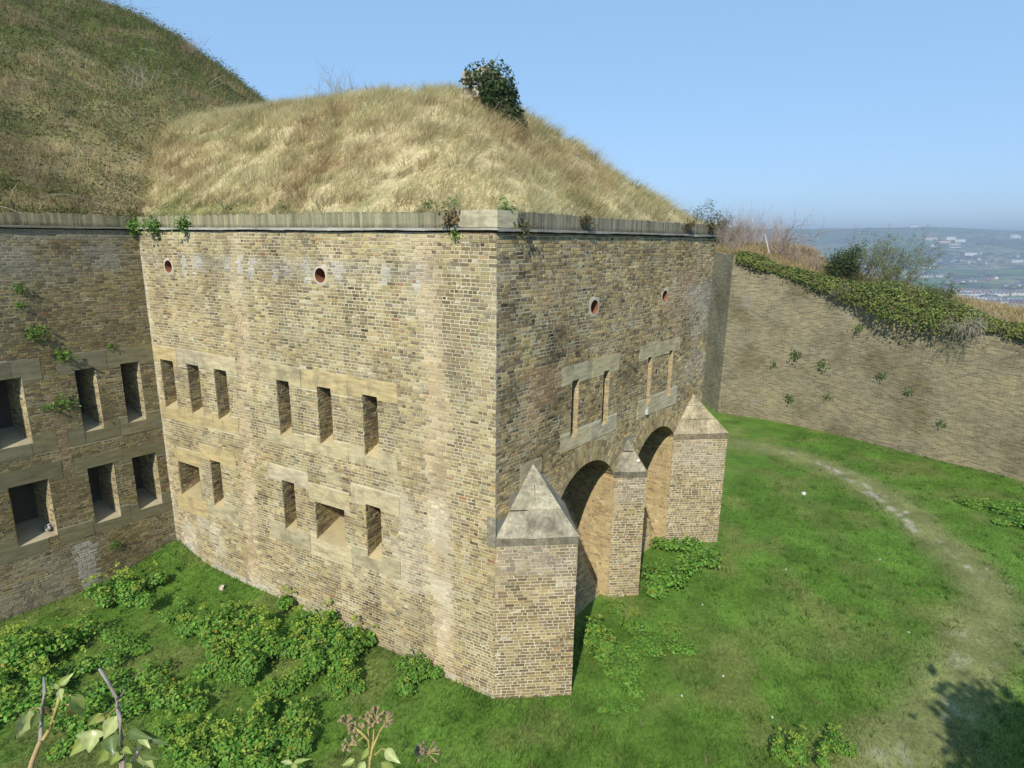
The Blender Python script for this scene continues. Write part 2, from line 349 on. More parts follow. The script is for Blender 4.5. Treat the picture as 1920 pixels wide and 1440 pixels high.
def core_mesh(name, fr, U0, U1, V0, V1, holes, col, parent, w=0.0, mat=None, archs=()):
    us = {U0, U1}; vsx = {V0, V1}
    for h in holes: us |= {h[1], h[2]}; vsx |= {h[3], h[4]}
    for a in archs: us |= set(np.linspace(a[1] - a[5], a[1] + a[5], 25))
    us = sorted(u for u in us if U0 <= u <= U1); vsx = sorted(v for v in vsx if V0 <= v <= V1); mb = MB()
    for i in range(len(us) - 1):
        if us[i + 1] - us[i] < 1e-6: continue
        um = (us[i] + us[i + 1]) / 2; a = next((q for q in archs if abs(um - q[1]) < q[5]), None)
        def lo(u): return a[2] + math.sqrt(max(a[3] ** 2 - (u - a[1]) ** 2, 0))
        for j in range(len(vsx) - 1):
            v0, v1 = vsx[j], vsx[j + 1]; vm = (v0 + v1) / 2
            if any(h[1] < um < h[2] and h[3] < vm < h[4] for h in holes): continue
            b0 = b1 = v0
            if a is not None:
                b0, b1 = max(v0, lo(us[i])), max(v0, lo(us[i + 1]))
                if b0 >= v1 and b1 >= v1: continue
                b0, b1 = min(b0, v1), min(b1, v1)
            q = [fr.p(us[i], b0, w), fr.p(us[i + 1], b1, w), fr.p(us[i + 1], v1, w), fr.p(us[i], v1, w)]
            if np.dot(np.cross(q[1] - q[0], q[2] - q[0]), fr.en) < 0: q = q[::-1]
            mb.poly(q, col)
    return mb.build(name, mat or M_MORTAR, parent)
def slab(name, fr, rect, notches, col, parent, proud=.014, back=.06, mat=None, jitter=.004):
    """a dressed stone let into the wall: rectangle minus notches, extruded"""
    u0, u1, v0, v1 = rect; u0 += .004 + random.random() * jitter; u1 -= .004 + random.random() * jitter; v0 += random.random() * jitter; v1 -= random.random() * jitter
    N = [(max(a, u0), min(b, u1), max(c, v0), min(d, v1)) for a, b, c, d in notches if b > u0 and a < u1 and d > v0 and c < v1]
    us = sorted({u0, u1} | {x for q in N for x in q[:2]}); vv = sorted({v0, v1} | {x for q in N for x in q[2:]})
    full = lambda i, j: 0 <= i < len(us) - 1 and 0 <= j < len(vv) - 1 and not any(q[0] < (us[i] + us[i + 1]) / 2 < q[1] and q[2] < (vv[j] + vv[j + 1]) / 2 < q[3] for q in N)
    mb = MB(); pr = proud + random.uniform(-.003, .004); t = [pr + random.uniform(-.002, .002) for _ in range(4)]
    def quad(a):
        mb.poly(a, col)
    sgn = 1 if np.dot(np.cross(fr.eu, fr.ev), fr.en) > 0 else -1
    def add(a): quad(a if sgn > 0 else a[::-1])
    for i in range(len(us) - 1):
        for j in range(len(vv) - 1):
            if not full(i, j): continue
            a, b, c, d = us[i], us[i + 1], vv[j], vv[j + 1]
            add([fr.p(a, c, pr), fr.p(b, c, pr), fr.p(b, d, pr), fr.p(a, d, pr)])
            if not full(i, j - 1): add([fr.p(a, c, -back), fr.p(b, c, -back), fr.p(b, c, pr), fr.p(a, c, pr)])
            if not full(i, j + 1): add([fr.p(a, d, pr), fr.p(b, d, pr), fr.p(b, d, -back), fr.p(a, d, -back)])
            if not full(i - 1, j): add([fr.p(a, c, -back), fr.p(a, c, pr), fr.p(a, d, pr), fr.p(a, d, -back)])
            if not full(i + 1, j): add([fr.p(b, c, pr), fr.p(b, c, -back), fr.p(b, d, -back), fr.p(b, d, pr)])
    hv = {}
    for k, p in enumerate(mb.v):
        key = tuple(np.round(p, 4)); hv.setdefault(key, rng.normal(0, .0035, 3)); mb.v[k] = tuple(np.array(p) + hv[key])
    return mb.build(name, mat or M_STONE, parent)
def loophole(fr, o, bricks, parent, depth=.85, rise=.32, colj=col_reveal, splay=0.0, sillc=(.46, .37, .2), dark=(.16, .13, .09)):
    """reveals, sloping sill, soffit and blocked back of one opening"""
    u0, u1, v0, v1 = o; mb = MB(); b0, b1 = u0 + splay, u1 - splay; vb = v0 + rise
    def q(pts, col, nrm):
        p = [fr.p(*x) for x in pts]
        if np.dot(np.cross(p[1] - p[0], p[2] - p[0]), nrm) < 0: p = p[::-1]
        mb.poly(p, col)
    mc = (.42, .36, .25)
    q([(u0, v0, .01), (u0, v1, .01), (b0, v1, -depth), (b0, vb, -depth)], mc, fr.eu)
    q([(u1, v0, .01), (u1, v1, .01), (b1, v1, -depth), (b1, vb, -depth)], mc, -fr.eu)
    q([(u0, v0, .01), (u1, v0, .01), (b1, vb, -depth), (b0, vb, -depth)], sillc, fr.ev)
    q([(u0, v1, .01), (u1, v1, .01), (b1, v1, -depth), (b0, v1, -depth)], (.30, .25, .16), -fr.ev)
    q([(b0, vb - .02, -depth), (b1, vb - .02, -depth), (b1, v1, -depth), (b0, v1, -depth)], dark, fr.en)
    mb.build('loophole', M_MORTAR, parent)
    for side, (ua, ub, s_) in enumerate(((u0, b0, 1), (u1, b1, -1))):
        a = fr.p(ua, 0, 0); e = fr.p(ub, 0, -depth) - a; L = np.linalg.norm(e); e /= L
        nrm = np.cross(e, fr.ev); nrm = nrm if np.dot(nrm, fr.eu) * s_ > 0 else -nrm
        f2 = fr.sub(0, 0, 0, e, fr.ev, nrm); f2.o = a
        hl = [('f', lambda vc, L=L: [((vc - v0) / rise * L if vc < vb else 9, 9)] if vc > v0 else [(-9, 9)])]
        bricks.panel(f2, .0, L, v0, v1, hl, colj, 'F', d=.006)
STONE_C = [(.50, .42, .245), (.54, .455, .28), (.47, .41, .26), (.51, .44, .30), (.50, .395, .205)]
def sc(k=1.0):
    c = np.array(random.choice(STONE_C)) * random.uniform(.9, 1.1) * k; return tuple(c)

# ================================================================== the casemate (walls A and C with buttresses)
fort = empty('brick_casemate', (Oc[0], Oc[1], 0)); fort.location = (0, 0, 0)
tag(fort, 'yellow stock brick fort block with loopholes, three buttresses and grassed roof', 'fort building')
BS = BrickSet()
A_open = [(11.23, 11.88, 5.34, 6.86), (10.0, 10.56, 5.34, 6.86), (8.76, 9.31, 5.35, 6.86), (6.24, 6.72, 5.34, 6.87), (4.75, 5.23, 5.35, 6.88), (3.25, 3.71, 5.34, 6.88),
          (6.33, 6.82, 2.58, 4.05), (4.52, 5.58, 2.62, 3.71), (3.28, 3.77, 2.6, 4.06), (10.54, 11.6, 2.53, 3.66), (9.46, 9.95, 2.55, 4.02)]
A_lint = [(8.3, 9.75, 6.78, 7.28), (9.75, 11.0, 6.78, 7.27), (11.0, 12.2, 6.76, 7.26), (2.63, 4.17, 6.79, 7.29), (4.17, 5.78, 6.78, 7.28), (5.78, 7.25, 6.76, 7.27),
          (5.79, 7.37, 3.98, 4.43), (4.32, 5.78, 3.70, 4.18), (2.68, 4.25, 4.0, 4.49), (10.42, 11.6, 3.64, 4.10), (8.74, 10.4, 3.99, 4.46)]
A_sill = [(8.45, 9.6, 5.05, 5.53), (9.6, 10.9, 5.03, 5.5), (10.9, 12.15, 5.0, 5.48), (2.7, 4.26, 5.08, 5.57), (4.26, 5.82, 5.07, 5.53), (5.82, 7.28, 5.06, 5.46),
          (5.85, 7.46, 2.18, 2.73), (4.33, 5.84, 2.12, 2.71), (2.7, 4.32, 2.27, 2.79), (10.3, 11.84, 2.0, 2.6), (8.85, 10.3, 2.2, 2.76)]
C_open = [(2.77, 3.08, 5.72, 7.2), (4.22, 4.53, 5.72, 7.2), (6.65, 6.92, 5.78, 7.22), (8.04, 8.31, 5.78, 7.24)]
C_lint = [(2.35, 3.67, 7.12, 7.6), (3.67, 5.0, 7.12, 7.6), (6.12, 7.45, 7.18, 7.61), (7.45, 8.77, 7.18, 7.61)]
C_sill = [(2.36, 3.67, 5.44, 5.9), (3.67, 5.02, 5.44, 5.9), (6.2, 7.4, 5.44, 5.98), (7.4, 8.79, 5.44, 5.98)]
A_vent, C_vent = [(10.89, 9.64), (4.87, 9.62)], [(3.64, 8.91), (7.47, 8.93)]
R4 = lambda L: [('r', *q) for q in L]
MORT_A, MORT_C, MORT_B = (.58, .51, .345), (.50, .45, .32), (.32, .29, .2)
def wall_face(fr, U0, U1, V0, V1, opens, stones, vents, colf, colm, name, archs=()):
    holes = R4(opens) + [('r', c[0] - .27, c[0] + .27, c[1] - .27, c[1] + .27) for c in vents]
    core_mesh(name, fr, U0, U1, V0, V1, holes, colm, fort if fr is not FB else scarp, archs=archs)
    BSx = BS if fr is not FB else BSB
    BSx.panel(fr, U0 - .006, U1, V0, V1, R4(opens) + R4(stones) + [('c', c[0], c[1], .21) for c in vents] + list(archs), colf)
wall_face(FA, 0, LA, -.4, WALL_H, A_open, A_lint + A_sill, A_vent, col_A, MORT_A, 'wall')
wall_face(FC, 0, LC, 3.2, WALL_H, C_open, C_lint + C_sill, C_vent, col_C, MORT_C, 'wall', ARCHES)
for fr, opens, lint, sill in ((FA, A_open, A_lint, A_sill), (FC, C_open, C_lint, C_sill)):
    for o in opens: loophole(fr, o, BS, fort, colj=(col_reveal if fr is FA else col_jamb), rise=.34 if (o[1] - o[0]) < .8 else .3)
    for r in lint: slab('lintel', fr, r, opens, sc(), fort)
    for r in sill: slab('sill_stone', fr, r, opens, sc(), fort)
def vent(fr, c, parent, depth=.55):
    mb = MB(); n = 28; r = .172; uc, vc = c
    for k in range(n):
        a, b = 2 * math.pi * k / n, 2 * math.pi * (k + 1) / n
        def sq(t):
            m = .27 / max(abs(math.cos(t)), abs(math.sin(t))); return (m * math.cos(t), m * math.sin(t))
        P = lambda t, R: fr.p(uc + R * math.cos(t), vc + R * math.sin(t), .012)
        s0, s1 = sq(a), sq(b)
        def q(pts, nrm, col):
            if np.dot(np.cross(pts[1] - pts[0], pts[2] - pts[0]), nrm) < 0: pts = pts[::-1]
            mb.poly(pts, col)
        q([P(a, r), P(b, r), P(b, .215), P(a, .215)], fr.en, (.56, .50, .38))
        q([P(a, .215), P(b, .215), fr.p(uc + s1[0], vc + s1[1], -.001), fr.p(uc + s0[0], vc + s0[1], -.001)], fr.en, (.5, .43, .3))
    mb.build('vent_collar', M_MORTAR, parent)
    m2 = MB()
    for k in range(n):
        a, b = 2 * math.pi * k / n, 2 * math.pi * (k + 1) / n; r2 = r + .001
        pts = [fr.p(uc + r2 * math.cos(t), vc + r2 * math.sin(t), wv) for t, wv in ((a, .014), (b, .014), (b, -depth), (a, -depth))]
        m2.poly(pts, (.27, .11, .055))
        m2.poly([fr.p(uc, vc, -depth), fr.p(uc + r2 * math.cos(a), vc + r2 * math.sin(a), -depth), fr.p(uc + r2 * math.cos(b), vc + r2 * math.sin(b), -depth)], (.1, .06, .04))
    m2.build('vent_pipe', M_TERRA, parent)
for c in A_vent: vent(FA, c, fort)
for c in C_vent: vent(FC, c, fort)
# hidden end wall and the inner return so the block is solid from the side
FD = Frame(Oc + dC * LC, dA, -nA)
mb = MB(); mb.poly([FD.p(0, -.3), FD.p(14, -.3), FD.p(14, WALL_H + .4), FD.p(0, WALL_H + .4)][::-1], (.34, .28, .18)); mb.build('end_wall', M_MORTAR, fort)
# arches: voussoir rings, vaults, sloped recess walls and jambs
for a in ARCHES:
    half = math.atan2(a[5], arch_spring(a) - a[2]); BS.voussoirs(FC, a[1], a[2], a[3], a[4], half, lambda u, v: tint(pick_cols(u, v, [30, 20, 18, 8, 6, 12, 8, 6, .3], 45, .3), .35 + 0 * u, (.44, .33, .17), .6))
    mb = MB(); th = np.linspace(math.pi / 2 - half, math.pi / 2 + half, 22)
    for k in range(21):
        p = [FC.p(a[1] + (a[3] - .002) * math.cos(t), a[2] + (a[3] - .002) * math.sin(t), wv) for t, wv in ((th[k], .012), (th[k + 1], .012), (th[k + 1], -2.6), (th[k], -2.6))]
        mb.poly(p, (.36, .28, .16))
    mb.build('arch_vault', M_MORTAR, fort)
    # vault brick rows
    for k in range(21):
        t0, t1 = th[k], th[k + 1]; p0 = FC.p(a[1] + a[3] * math.cos(t0), a[2] + a[3] * math.sin(t0), 0); p1 = FC.p(a[1] + a[3] * math.cos(t1), a[2] + a[3] * math.sin(t1), 0)
        ev = (p1 - p0); Lh = np.linalg.norm(ev); ev /= Lh; nn = np.cross(ev, FC.en); mid = (p0 + p1) / 2; cc = FC.p(a[1], a[2], 0)
        if np.dot(nn, cc - mid) < 0: nn = -nn
        f2 = FC.sub(0, 0, 0, -FC.en, ev, nn); f2.o = p0 + nn * .002
        BS.panel(f2, 0, 2.3, 0, Lh, [], col_dark, 'F', course=Lh / 2)
    sl = .45; u0, u1 = a[1] - a[5], a[1] + a[5]; w0 = -.14
    hb = 5.2; evs = np.array([-nC[0] * sl, -nC[1] * sl, 1.0]); Ls = math.hypot(1, sl)
    fb = FC.sub(0, 0, 0, FC.eu, evs, np.array([nC[0], nC[1], sl])); fb.o = FC.p(0, 0, w0)
    core_mesh('recess_wall', fb, u0 - .05, u1 + .05, -.4, hb * Ls, [], (.48, .40, .26), fort)
    BS.panel(fb, u0, u1, -.3, 4.3 * Ls, [], lambda u, v: pick_cols(u, v, [30, 16, 24, 8, 5, 10, 6, 4, .2], 46, .3), 'E')
    for uu, sgn in ((u0, 1), (u1, -1)):
        fj = FC.sub(uu, 0, 0, -FC.en, FC.ev, FC.eu * sgn); vm = arch_spring(a) + .02
        mb = MB(); p = [fj.p(-.02, -.4), fj.p(.0 - w0, -.4), fj.p(-w0 + sl * 4.2, 4.2), fj.p(-.02, 4.2)]
        if np.dot(np.cross(p[1] - p[0], p[2] - p[0]), fj.en) < 0: p = p[::-1]
        mb.poly(p, (.52, .40, .23)); mb.build('arch_jamb', M_MORTAR, fort)
        BS.panel(fj, 0, 2.4, -.3, vm, [('f', lambda vc: [(-w0 + sl * vc, 9)])], col_jamb, 'E')
# buttresses: square pillars set cornerwise against wall C, pyramid caps of stone
def buttress(cu, half, hb, hf, ha, capc, marker=False, left_core=True):
    L = FC.p(cu - half, 0, 0); T = FC.p(cu, 0, half); Rr = FC.p(cu + half, 0, 0)
    b = MB()
    z = lambda p, h: (p[0], p[1], h)
    for q in ((L, T), (T, Rr)): b.poly([z(q[0], -.4), z(q[1], -.4), z(q[1], hb), z(q[0], hb)], (.64, .57, .42))
    b.poly([z(L, hb), z(T, hb), z(Rr, hb)], (.5, .45, .35))
    body = b.build('buttress', M_MORTAR, fort)
    for q0, q1 in ((L, T), (T, Rr)):
        e = q1 - q0; wd = np.linalg.norm(e); e /= wd; n = np.cross(e, (0, 0, 1.0)); f2 = FC.sub(0, 0, 0, e, FC.ev, n); f2.o = q0.copy()
        BS.panel(f2, -.006, wd + .006, -.3, hb, [], col_pier, 'F', d=.009)
    # cap stones: overhanging fascia course, then sloping courses up to the apex on the wall
    ov = .03; H0 = half + ov
    levels = [0, .36, .70, 1.0] if half > 1 else [0, .62, 1.0]
    apex = ha
    def ring(t, h):  # scaled triangle at fraction t towards the apex
        k = 1 - t; return [FC.p(cu - H0 * k, h, 0), FC.p(cu, h, H0 * k), FC.p(cu + H0 * k, h, 0)]
    m = MB(); lo, hi = ring(0, hb), ring(0, hf)
    for i in (0, 1): m.poly([lo[i], lo[i + 1], hi[i + 1], hi[i]], tuple(np.array(capc) * .62))
    m.poly([lo[0], lo[2], lo[1]], capc); m.poly(hi, capc); m.build('cap_fascia', M_CAPSTONE, body)
    for li in range(len(levels) - 1):
        t0, t1 = levels[li], levels[li + 1]; g = .006
        h0 = hf + (apex - hf) * t0 + (g if li else .001); h1 = hf + (apex - hf) * t1 - (g if li < len(levels) - 2 else 0)
        a_, b_ = ring(t0 * 1.0, h0), ring(t1, h1)
        splits = [[0, .36, 1], [0, .52, 1], [0, 1]][li] if half > 1 else [[0, 1], [0, 1]][li]
        for side in (0, 1):
            for k in range(len(splits) - 1):
                s0, s1 = splits[k], splits[k + 1]; jg = .004
                lerp = lambda P, Q, s_: P * (1 - s_) + Q * s_
                A0, A1 = lerp(a_[side], a_[side + 1], s0 + (jg if k else 0)), lerp(a_[side], a_[side + 1], s1)
                B0, B1 = lerp(b_[side], b_[side + 1], s0 + (jg if k else 0)), lerp(b_[side], b_[side + 1], s1)
                nn = np.cross(A1 - A0, B0 - A0); nn /= np.linalg.norm(nn) + 1e-9; tk = .05
                pr = random.uniform(.0, .012); m = MB(); c = tuple(np.array(capc) * random.uniform(.9, 1.12))
                F_ = [p + nn * pr + rng.normal(0, .007, 3) for p in (A0, A1, B1, B0)]; K_ = [p - nn * tk for p in (A0, A1, B1, B0)]
                m.poly(F_, c)
                for i in range(4): m.poly([K_[i], K_[(i + 1) % 4], F_[(i + 1) % 4], F_[i]], tuple(np.array(c) * .8))
                m.build('cap_stone', M_CAPSTONE, body)
    if marker:
        m = MB(); c0 = FC.p(cu - half * .12, hf + (apex - hf) * .33, 0) + np.array([nC[0], nC[1], 0]) * (H0 * .60)
        nn = np.array([nC[0] - dC[0], nC[1] - dC[1], 1.4]); nn /= np.linalg.norm(nn); m.tube([c0 - nn * .03, c0 + nn * .035], .04, 10, (.75, .75, .72)); m.build('survey_marker', M_STONE, body)
    return body
buttress(1.29, 1.29, 3.95, 4.13, 5.51, (.33, .295, .205))
buttress(5.72, .66, 4.01, 4.18, 4.99, (.28, .245, .17), True)
buttress(10.12, 1.3, 4.2, 4.38, 5.49, (.36, .30, .185))
# grey stone that carries the near cap round the corner
slab('corner_stone', FA, (-.03, .2, 3.93, 4.62), [], (.25, .22, .16), fort, proud=.035, mat=M_CAPSTONE)
slab('apex_stone', FC, (.82, 1.62, 5.05, 5.6), [], (.42, .36, .22), fort)
slab('apex_stone', FC, (1.62, 2.02, 4.62, 5.1), [], (.42, .37, .24), fort)
slab('apex_stone', FC, (.45, .82, 4.4, 5.0), [], (.30, .27, .21), fort)
slab('apex_stone', FC, (.0, .45, 3.95, 4.55), [], (.28, .26, .22), fort)
slab('apex_stone', FC, (5.4, 6.0, 4.75, 5.06), [], (.36, .32, .22), fort)
# string course and brick-on-edge coping
def string_course(fr, U0, U1, parent, col, cold, seed):  # cold colours the underside, painted darker as the shadow under the ledge
    mb = MB(); n = int((U1 - U0) / .12); us = np.linspace(U0, U1, n)
    lo = 10.68 - .03 * vnoise(us * 1.1, us * 0, seed) - .012 * vnoise(us * 7, us * 0, seed + 1); hi = np.full(n, 10.712)
    pr = .075 + .02 * vnoise(us * 3, us * 0, seed + 2)
    for i in range(n - 1):
        a, b = i, i + 1; P = lambda k, v, w_: fr.p(us[k], v, w_)
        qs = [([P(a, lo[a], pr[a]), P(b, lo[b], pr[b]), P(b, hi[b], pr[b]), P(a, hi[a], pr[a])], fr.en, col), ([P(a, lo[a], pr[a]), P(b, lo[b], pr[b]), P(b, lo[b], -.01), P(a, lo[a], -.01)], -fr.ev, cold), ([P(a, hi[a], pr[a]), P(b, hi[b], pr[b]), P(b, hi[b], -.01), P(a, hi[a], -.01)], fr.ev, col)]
        for p, nn, c in qs:
            if np.dot(np.cross(p[1] - p[0], p[2] - p[0]), nn) < 0: p = p[::-1]
            mb.poly(p, c)
    return mb.build('string_course', M_STONE, parent)
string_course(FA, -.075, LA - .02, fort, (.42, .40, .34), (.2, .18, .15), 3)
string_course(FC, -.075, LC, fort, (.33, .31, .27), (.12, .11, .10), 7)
def coping(fr, U0, U1, parent, basec, seed, name='coping_brick', z0=10.715, z1=11.03):
    u = U0; k = 0
    while u < U1:
        wd = random.uniform(.078, .09); hh = z1 + random.uniform(-.02, .012) + .03 * (float(vnoise(u * .7, 0, seed + 5)) - .5); pr = .02 + random.uniform(-.006, .006)
        f = .6 + .8 * float(fbm(np.array(u * .9), np.array(0.), seed)); c = np.array(basec) * f * random.uniform(.68, 1.25); g = random.random()
        if g < .25: c = c * .5 + np.array((.22, .22, .12)) * .5
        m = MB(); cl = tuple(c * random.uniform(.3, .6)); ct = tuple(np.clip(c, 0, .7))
        P = lambda uu, v, w_: fr.p(uu, v, w_)
        x0, x1 = u + .004, u + wd - .0045
        pts = {(i, j, kk): P((x0, x1)[i], (z0, z0 + .1, hh)[j], (-.42, pr)[kk]) for i in (0, 1) for j in (0, 1, 2) for kk in (0, 1)}
        def q(keys, nn, cc):
            p = [pts[a] for a in keys]
            if np.dot(np.cross(p[1] - p[0], p[2] - p[0]), nn) < 0: p = p[::-1]
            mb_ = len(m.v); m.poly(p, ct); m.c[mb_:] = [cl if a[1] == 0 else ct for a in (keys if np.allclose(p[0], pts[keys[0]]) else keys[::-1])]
        for j in (0, 1):
            q([(0, j, 1), (1, j, 1), (1, j + 1, 1), (0, j + 1, 1)], fr.en, ct); q([(0, j, 0), (0, j, 1), (0, j + 1, 1), (0, j + 1, 0)], -fr.eu, ct); q([(1, j, 0), (1, j, 1), (1, j + 1, 1), (1, j + 1, 0)], fr.eu, ct)
        q([(0, 2, 0), (1, 2, 0), (1, 2, 1), (0, 2, 1)], fr.ev, ct)
        m.build(name, M_BRICK, parent); u += wd
    mb = MB(); a, b = U0, U1; P = [fr.p(a, z0 + .002, .014), fr.p(b, z0 + .002, .014), fr.p(b, z1 - .03, .014), fr.p(a, z1 - .03, .014)]
    if np.dot(np.cross(P[1] - P[0], P[2] - P[0]), fr.en) < 0: P = P[::-1]
    mb.poly(P, (.44, .41, .33)); mb.build('coping_bed', M_MORTAR, parent)
coping(FA, 1.02, LA - .05, fort, (.29, .26, .155), 4)
coping(FC, .6, LC - .02, fort, (.22, .20, .14), 9)
mb = MB(); fr_p = lambda a, c, z, o=0: np.array([*(Oc + dA * a + dC * c - (0, 0)), z])
o0 = Oc + (nA + nC) * .035
mb.box((*(o0), 10.722), (*(dA * 1.04), 0), (*(dC * .5), 0), (0, 0, .33), (.50, .45, .30)); mb.box((*(o0 + dC * .5), 10.722), (*(dA * .5), 0), (*(dC * .13), 0), (0, 0, .328), (.50, .45, .30))
mb.build('coping_stone', M_STONE, fort)
BS.finish(fort, 300)

# ================================================================== the scarp wall on the left (wall B)
scarp = empty('scarp_wall'); BSB = BrickSet()
tag(scarp, 'dark weathered brick rampart wall with two rows of deep gun openings', 'wall')
B_open = [(3.26, 3.98, 4.97, 6.8), (1.56, 2.07, 4.98, 6.8), (.42, .93, 5.0, 6.81), (3.07, 3.97, 2.16, 3.88), (1.46, 2.14, 2.16, 3.9), (.28, .97, 2.18, 3.9)]
B_lint = [(2.81, 3.45, 6.68, 7.26), (3.45, 4.7, 6.68, 7.25), (1.25, 2.46, 6.72, 7.26), (.0, 1.25, 6.72, 7.3), (2.72, 4.7, 3.78, 4.32), (1.2, 2.44, 3.8, 4.29), (0, 1.2, 3.8, 4.25)]
B_sill = [(2.72, 3.3, 4.65, 5.18), (3.3, 4.7, 4.64, 5.18), (2.05, 2.47, 4.66, 5.19), (1.15, 2.05, 4.66, 5.19), (0, 1.15, 4.65, 5.2), (3.3, 4.6, 1.82, 2.4), (2.2, 3.05, 1.86, 2.3), (1.2, 2.2, 1.9, 2.45), (0, 1.2, 1.86, 2.4)]
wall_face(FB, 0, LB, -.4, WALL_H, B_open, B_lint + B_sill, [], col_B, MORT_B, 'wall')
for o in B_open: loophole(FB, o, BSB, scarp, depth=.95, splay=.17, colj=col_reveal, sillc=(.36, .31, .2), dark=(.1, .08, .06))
for r in B_lint: slab('lintel', FB, r, B_open, tuple(np.array(sc(.38)) * (.95, 1.0, .95)), scarp)
for r in B_sill: slab('sill_stone', FB, r, B_open, tuple(np.array(sc(.38)) * (.95, 1.0, .95)), scarp)
string_course(FB, 0, LB, scarp, (.22, .20, .15), (.1, .09, .08), 12)
coping(FB, .1, 7.4, scarp, (.22, .19, .11), 14)
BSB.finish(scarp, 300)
mb = MB()
for k in range(26):
    a = rng.normal(0, 1, 3); a /= np.linalg.norm(a); c = FB.p(3.2, 2.36, -.28) + a * (.09, .09, .05)
    mb.box(c - .03, (.07, .01, .01), (-.01, .06, .015), (.0, -.01, .05), random.choice([(.05, .05, .06), (.03, .03, .04), (.25, .1, .07), (.5, .5, .5)]))
tag(mb.build('litter_bundle', M_STONE), 'small dark bundle of litter on the sill of a wide lower opening', 'litter')

# ================================================================== grass mounds on the roof and rampart
def smin(a, b, k): h = np.clip(.5 + .5 * (b - a) / k, 0, 1); return b * (1 - h) + a * h - k * h * (1 - h)
def mound_z(x, y):
    px, py = x - Oc[0], y - Oc[1]; iA = -(px * nA[0] + py * nA[1]); iC = -(px * nC[0] + py * nC[1]); iD = LC * .985 - iA; iA = iA - .3; iC = iC - .3; iD = iD - .2
    back = np.interp(iC, [0, 6, 12, 18, 40], [4.25, 4.25, 4.35, 4.3, 4.1])
    s = smin(smin(.80 * iC, .88 * iA, 1.6), 1.0 * iD, 1.0); s = smin(s, back, 2.0)
    return 11.0 + np.maximum(s, .0) + .22 * (fbm(x * .6, y * .6, 61, 4) - .5) * sstep(0, 1.5, np.minimum(iC, iA))
P2 = np.array([-11.9, 29.6]); u2 = np.array([-.994, -.111])
def rampart_z(x, y):
    iB = -((x - P0[0]) * nB[0] + (y - P0[1]) * nB[1]); a = .62 * (iB - .3); b = 4.9 + .9 * ((x - P2[0]) * u2[0] + (y - P2[1]) * u2[1])
    s = smin(smin(a, b, 1.6), 13 + 0 * x, 5)
    s = np.where(iB < 4, np.maximum(s, 0), s)
    return 11.0 + np.maximum(s, -6) + (.9 * (fbm(x * .3, y * .3, 65, 3) - .5) + .5 * (fbm(x * 1.1, y * 1.1, 67, 3) - .5)) * sstep(.2, 2, iB)
def grid_obj(name, X, Y, Z, C, mat, parent=None, skirt=0):
    if skirt:
        Z = Z.copy(); Z[0] -= skirt; Z[-1] -= skirt; Z[:, 0] -= skirt; Z[:, -1] -= skirt
    n, m = X.shape; V = np.stack([X, Y, Z], -1).reshape(-1, 3); idx = np.arange(n * m).reshape(n, m)
    F = np.stack([idx[:-1, :-1], idx[1:, :-1], idx[1:, 1:], idx[:-1, 1:]], -1).reshape(-1, 4)
    e = np.cross(V[F[0, 1]] - V[F[0, 0]], V[F[0, 2]] - V[F[0, 0]])
    if e[2] < 0: F = F[:, ::-1]
    return obj_np(name, V, F, C.reshape(-1, 3), mat, parent, smooth=True)
def straw_col(x, y, z):
    n1 = fbm(x * .55, y * .55 + z * .3, 70); n2 = fbm(x * 2.4, y * 2.4 + z, 71); n3 = fbm(x * .5, z * .9 + y * .3, 73); n4 = fbm(x * 1.3 + 4, y * 1.3 + z, 74)
    c = np.array([(.70, .58, .32)]) * (.7 + .6 * n2)[:, None]
    b = (.75 * sstep(.48, .66, .6 * n1 + .4 * n4))[:, None]; c = c * (1 - b) + np.array([(.50, .37, .19)]) * (.7 + .6 * n2)[:, None] * b
    g = (sstep(.54, .7, .6 * n3 + .4 * n4) * (.75 - .35 * sstep(12, 15, z)))[:, None]; c = c * (1 - g) + np.array([(.31, .33, .12)]) * g
    t = (sstep(13.8, 15.3, z) * .5)[:, None]; return c * (1 - t) + np.array([(.70, .62, .35)]) * t
aa = np.concatenate([np.linspace(.3, 12, 70), np.linspace(12.4, 30, 40)]); cc = np.linspace(.3, LC - .3, 60)
Ag, Cg = np.meshgrid(aa, cc, indexing='ij'); X = Oc[0] + dA[0] * Ag + dC[0] * Cg; Y = Oc[1] + dA[1] * Ag + dC[1] * Cg; Z = mound_z(X, Y)
cm = straw_col(X.ravel(), Y.ravel(), Z.ravel()) * .7
tag(grid_obj('casemate_mound', X, Y, Z, cm, M_EARTH, skirt=.5), kind='structure')
tt = np.linspace(9, -26, 110); ii = np.concatenate([np.linspace(.3, 14, 60), np.linspace(14.5, 48, 40)])
Tg, Ig = np.meshgrid(tt, ii, indexing='ij'); X = P0[0] + dB[0] * Tg - nB[0] * Ig; Y = P0[1] + dB[1] * Tg - nB[1] * Ig; Z = rampart_z(X, Y)
def scrub_g(x, y, z): return .55 * fbm(x * .42, z * .5 + y * .3, 80) + .45 * fbm(x * 1.7, z * 1.7 + y * 1.1, 83, 3)
